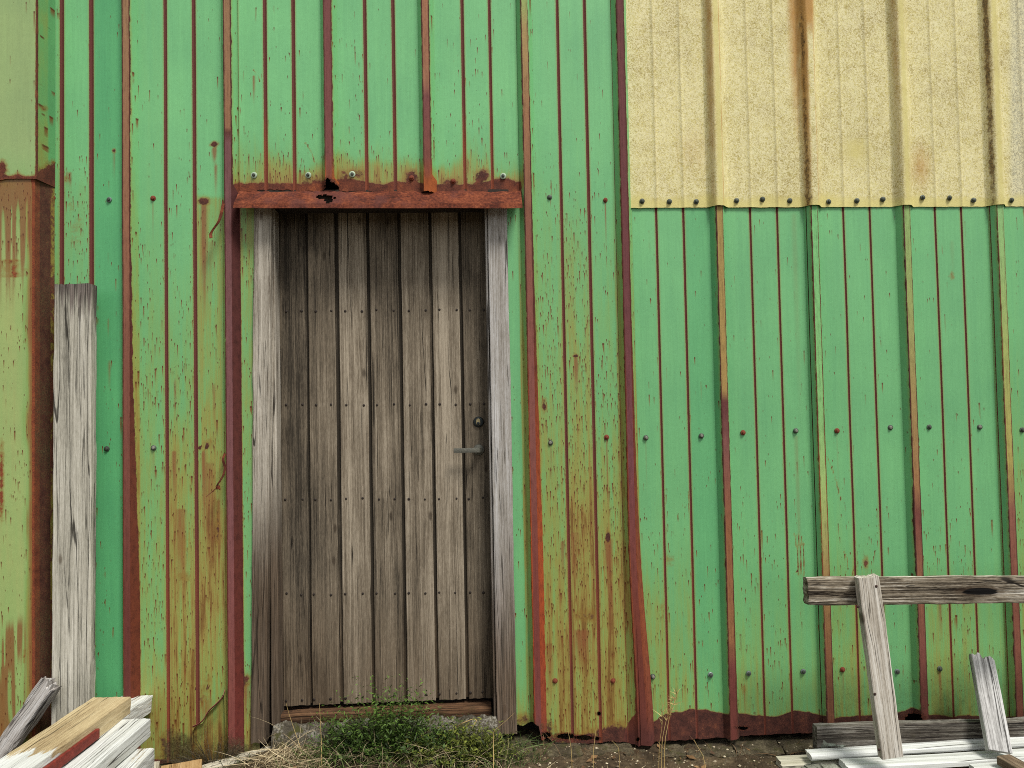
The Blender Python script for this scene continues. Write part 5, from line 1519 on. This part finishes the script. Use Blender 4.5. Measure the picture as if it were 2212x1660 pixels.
def stalk(path, r, label, heads=0, group=None, spread=.02):
    pts = np.array(path); root = empty("grass_stalk", tuple(pts[0])); tag(root, label, "grass stalk", group)
    n_ = 14
    t = np.linspace(0, len(pts) - 1, n_)
    C = np.stack([np.interp(t, range(len(pts)), pts[:, k]) for k in range(3)], 1)
    V, F = [], []
    for i in range(n_):
        for k in range(5):
            a_ = 2 * math.pi * k / 5; rr = r * (1 - .6 * i / n_)
            V.append((C[i, 0] + rr * math.cos(a_), C[i, 1] + rr * math.sin(a_), C[i, 2]))
    for i in range(n_ - 1):
        for k in range(5): F.append((i * 5 + k, i * 5 + (k + 1) % 5, i * 5 + 5 + (k + 1) % 5, i * 5 + 5 + k))
    plant_obj("stem", [(np.array(V), np.array(F), np.full(len(V), rng.uniform(.5, .9)))], M_STALK, root)
    if heads:
        top = C[-5:]
        i = rng.integers(0, 5, heads)
        b = top[i]
        d = np.stack([rng.normal(.15, .5, heads), rng.normal(0, .4, heads), rng.uniform(.2, 1, heads)], 1)
        L = rng.uniform(.4, 1, heads) * spread
        plant_obj("seed_head", [strips(b, d, L, np.full(heads, .0022), rng.normal(0, .006, (heads, 3)), rng.uniform(.3, 1, heads), 3)], M_STALK, root)
    return root


GS = "tall dry grass stalks before the wall"
ys_ = -.42
def gz(u, y):
    p = P(u, 1640, y); return np.array([p[0], y, float(gh([p[0]], [y])[0]) - .005])


def px(pts, y): return [P(a, b, y) for a, b in pts]


stalk([gz(1430, ys_)] + px([(1436, 1600), (1446, 1550), (1462, 1500)], ys_), .0018, "tallest dry grass stalk with a feathery seed head, before the maroon sheet foot", 46, GS, .035)
stalk([gz(1424, ys_)] + px([(1430, 1600), (1438, 1560), (1452, 1515)], ys_), .0015, "second tall dry stalk, just left of the tallest feathery one", 26, GS, .03)
stalk([gz(1418, ys_)] + px([(1424, 1610), (1430, 1570), (1430, 1530)], ys_), .0013, "thin dry stalk with sparse side twigs left of the feathery pair", 14, GS, .03)
stalk([gz(1065, -.3)] + px([(1066, 1600), (1066, 1580), (1090, 1560), (1112, 1540)], -.2), .0016, "bent pale stalk before the right jamb", 0, GS)
stalk([gz(1237, -.4)] + px([(1234, 1620), (1231, 1600), (1227, 1580)], -.4), .0014, "thin upright stalk below the holed sheet foot", 0, GS)
stalk([gz(1278, -.4)] + px([(1282, 1620), (1285, 1595), (1288, 1572)], -.4), .0013, "thin stalk leaning right below the rusted sheet", 0, GS)
stalk([gz(1340, -.4)] + px([(1338, 1640), (1336, 1615), (1322, 1600)], -.4), .0013, "thin stalk bent left below the flared rib", 0, GS)
stalk([gz(1535, -.45)] + px([(1520, 1635), (1505, 1610), (1499, 1598)], -.45), .0014, "thin stalk leaning left before the bare soil", 0, GS)
stalk([gz(695, -.2)] + px([(694, 1600), (692, 1560), (690, 1520)], -.15), .0016, "thin upright stalk before the door's left side", 0, GS)
stalk([gz(655, -.1)] + px([(640, 1590), (625, 1545), (618, 1520)], -.06), .0012, "thin stalk leaning left before the door stop", 0, GS)
# bleached bent twig on the threshold
stalk([P(985, 1572, -.03), P(1000, 1562, -.06), P(1022, 1553, -.06), P(1030, 1556, -.06), P(1018, 1576, -.07)], .004, "thick white bent straw lying on the threshold", 0)

# ------------------------------------------------------------------ light
SUN_EL, SUN_AZ = math.radians(58), math.radians(146)     # azimuth clockwise from +Y: behind the camera, a little to the right
sd_ = Vector((math.sin(SUN_AZ) * math.cos(SUN_EL), math.cos(SUN_AZ) * math.cos(SUN_EL), math.sin(SUN_EL)))
sun = bpy.data.lights.new("sun", "SUN"); sun.energy = 2.5; sun.angle = math.radians(16); sun.color = (1.0, .965, .92)
so = bpy.data.objects.new("sun", sun); COL.objects.link(so)
so.rotation_euler = sd_.to_track_quat("Z", "Y").to_euler(); so.location = (2, -4, 6)
w = bpy.data.worlds.new("World"); scene.world = w; w.use_nodes = True
nt = w.node_tree; bg = nt.nodes["Background"]
sky = nt.nodes.new("ShaderNodeTexSky"); sky.sky_type = "NISHITA"; sky.sun_disc = False
sky.sun_elevation = SUN_EL; sky.sun_rotation = SUN_AZ; sky.air_density = 1.0; sky.dust_density = 1.5; sky.ozone_density = 1.0
hs = nt.nodes.new("ShaderNodeHueSaturation"); hs.inputs["Saturation"].default_value = 0.22
nt.links.new(sky.outputs[0], hs.inputs["Color"]); nt.links.new(hs.outputs[0], bg.inputs[0]); bg.inputs[1].default_value = 0.1

# ------------------------------------------------------------------ camera
cd = bpy.data.cameras.new("camera"); co = bpy.data.objects.new("camera", cd); COL.objects.link(co)
cd.sensor_fit = "HORIZONTAL"; cd.sensor_width = 36.0; cd.lens = 36.0 * F_PX / 2212.0
cd.clip_start = 0.05; cd.clip_end = 1500
m4 = Matrix((Vector(RT), Vector(UP), Vector(-FW))).transposed().to_4x4(); m4.translation = Vector(CAM)
co.matrix_world = m4
scene.camera = co
vs = scene.view_settings
vs.view_transform = "Standard"; vs.look = "None"; vs.exposure = 0.54; vs.gamma = 1.0; vs.use_curve_mapping = False
scene.cycles.use_denoising = False
scene.cycles.filter_width = 1.0
scene.cycles.sample_clamp_indirect = 4.0
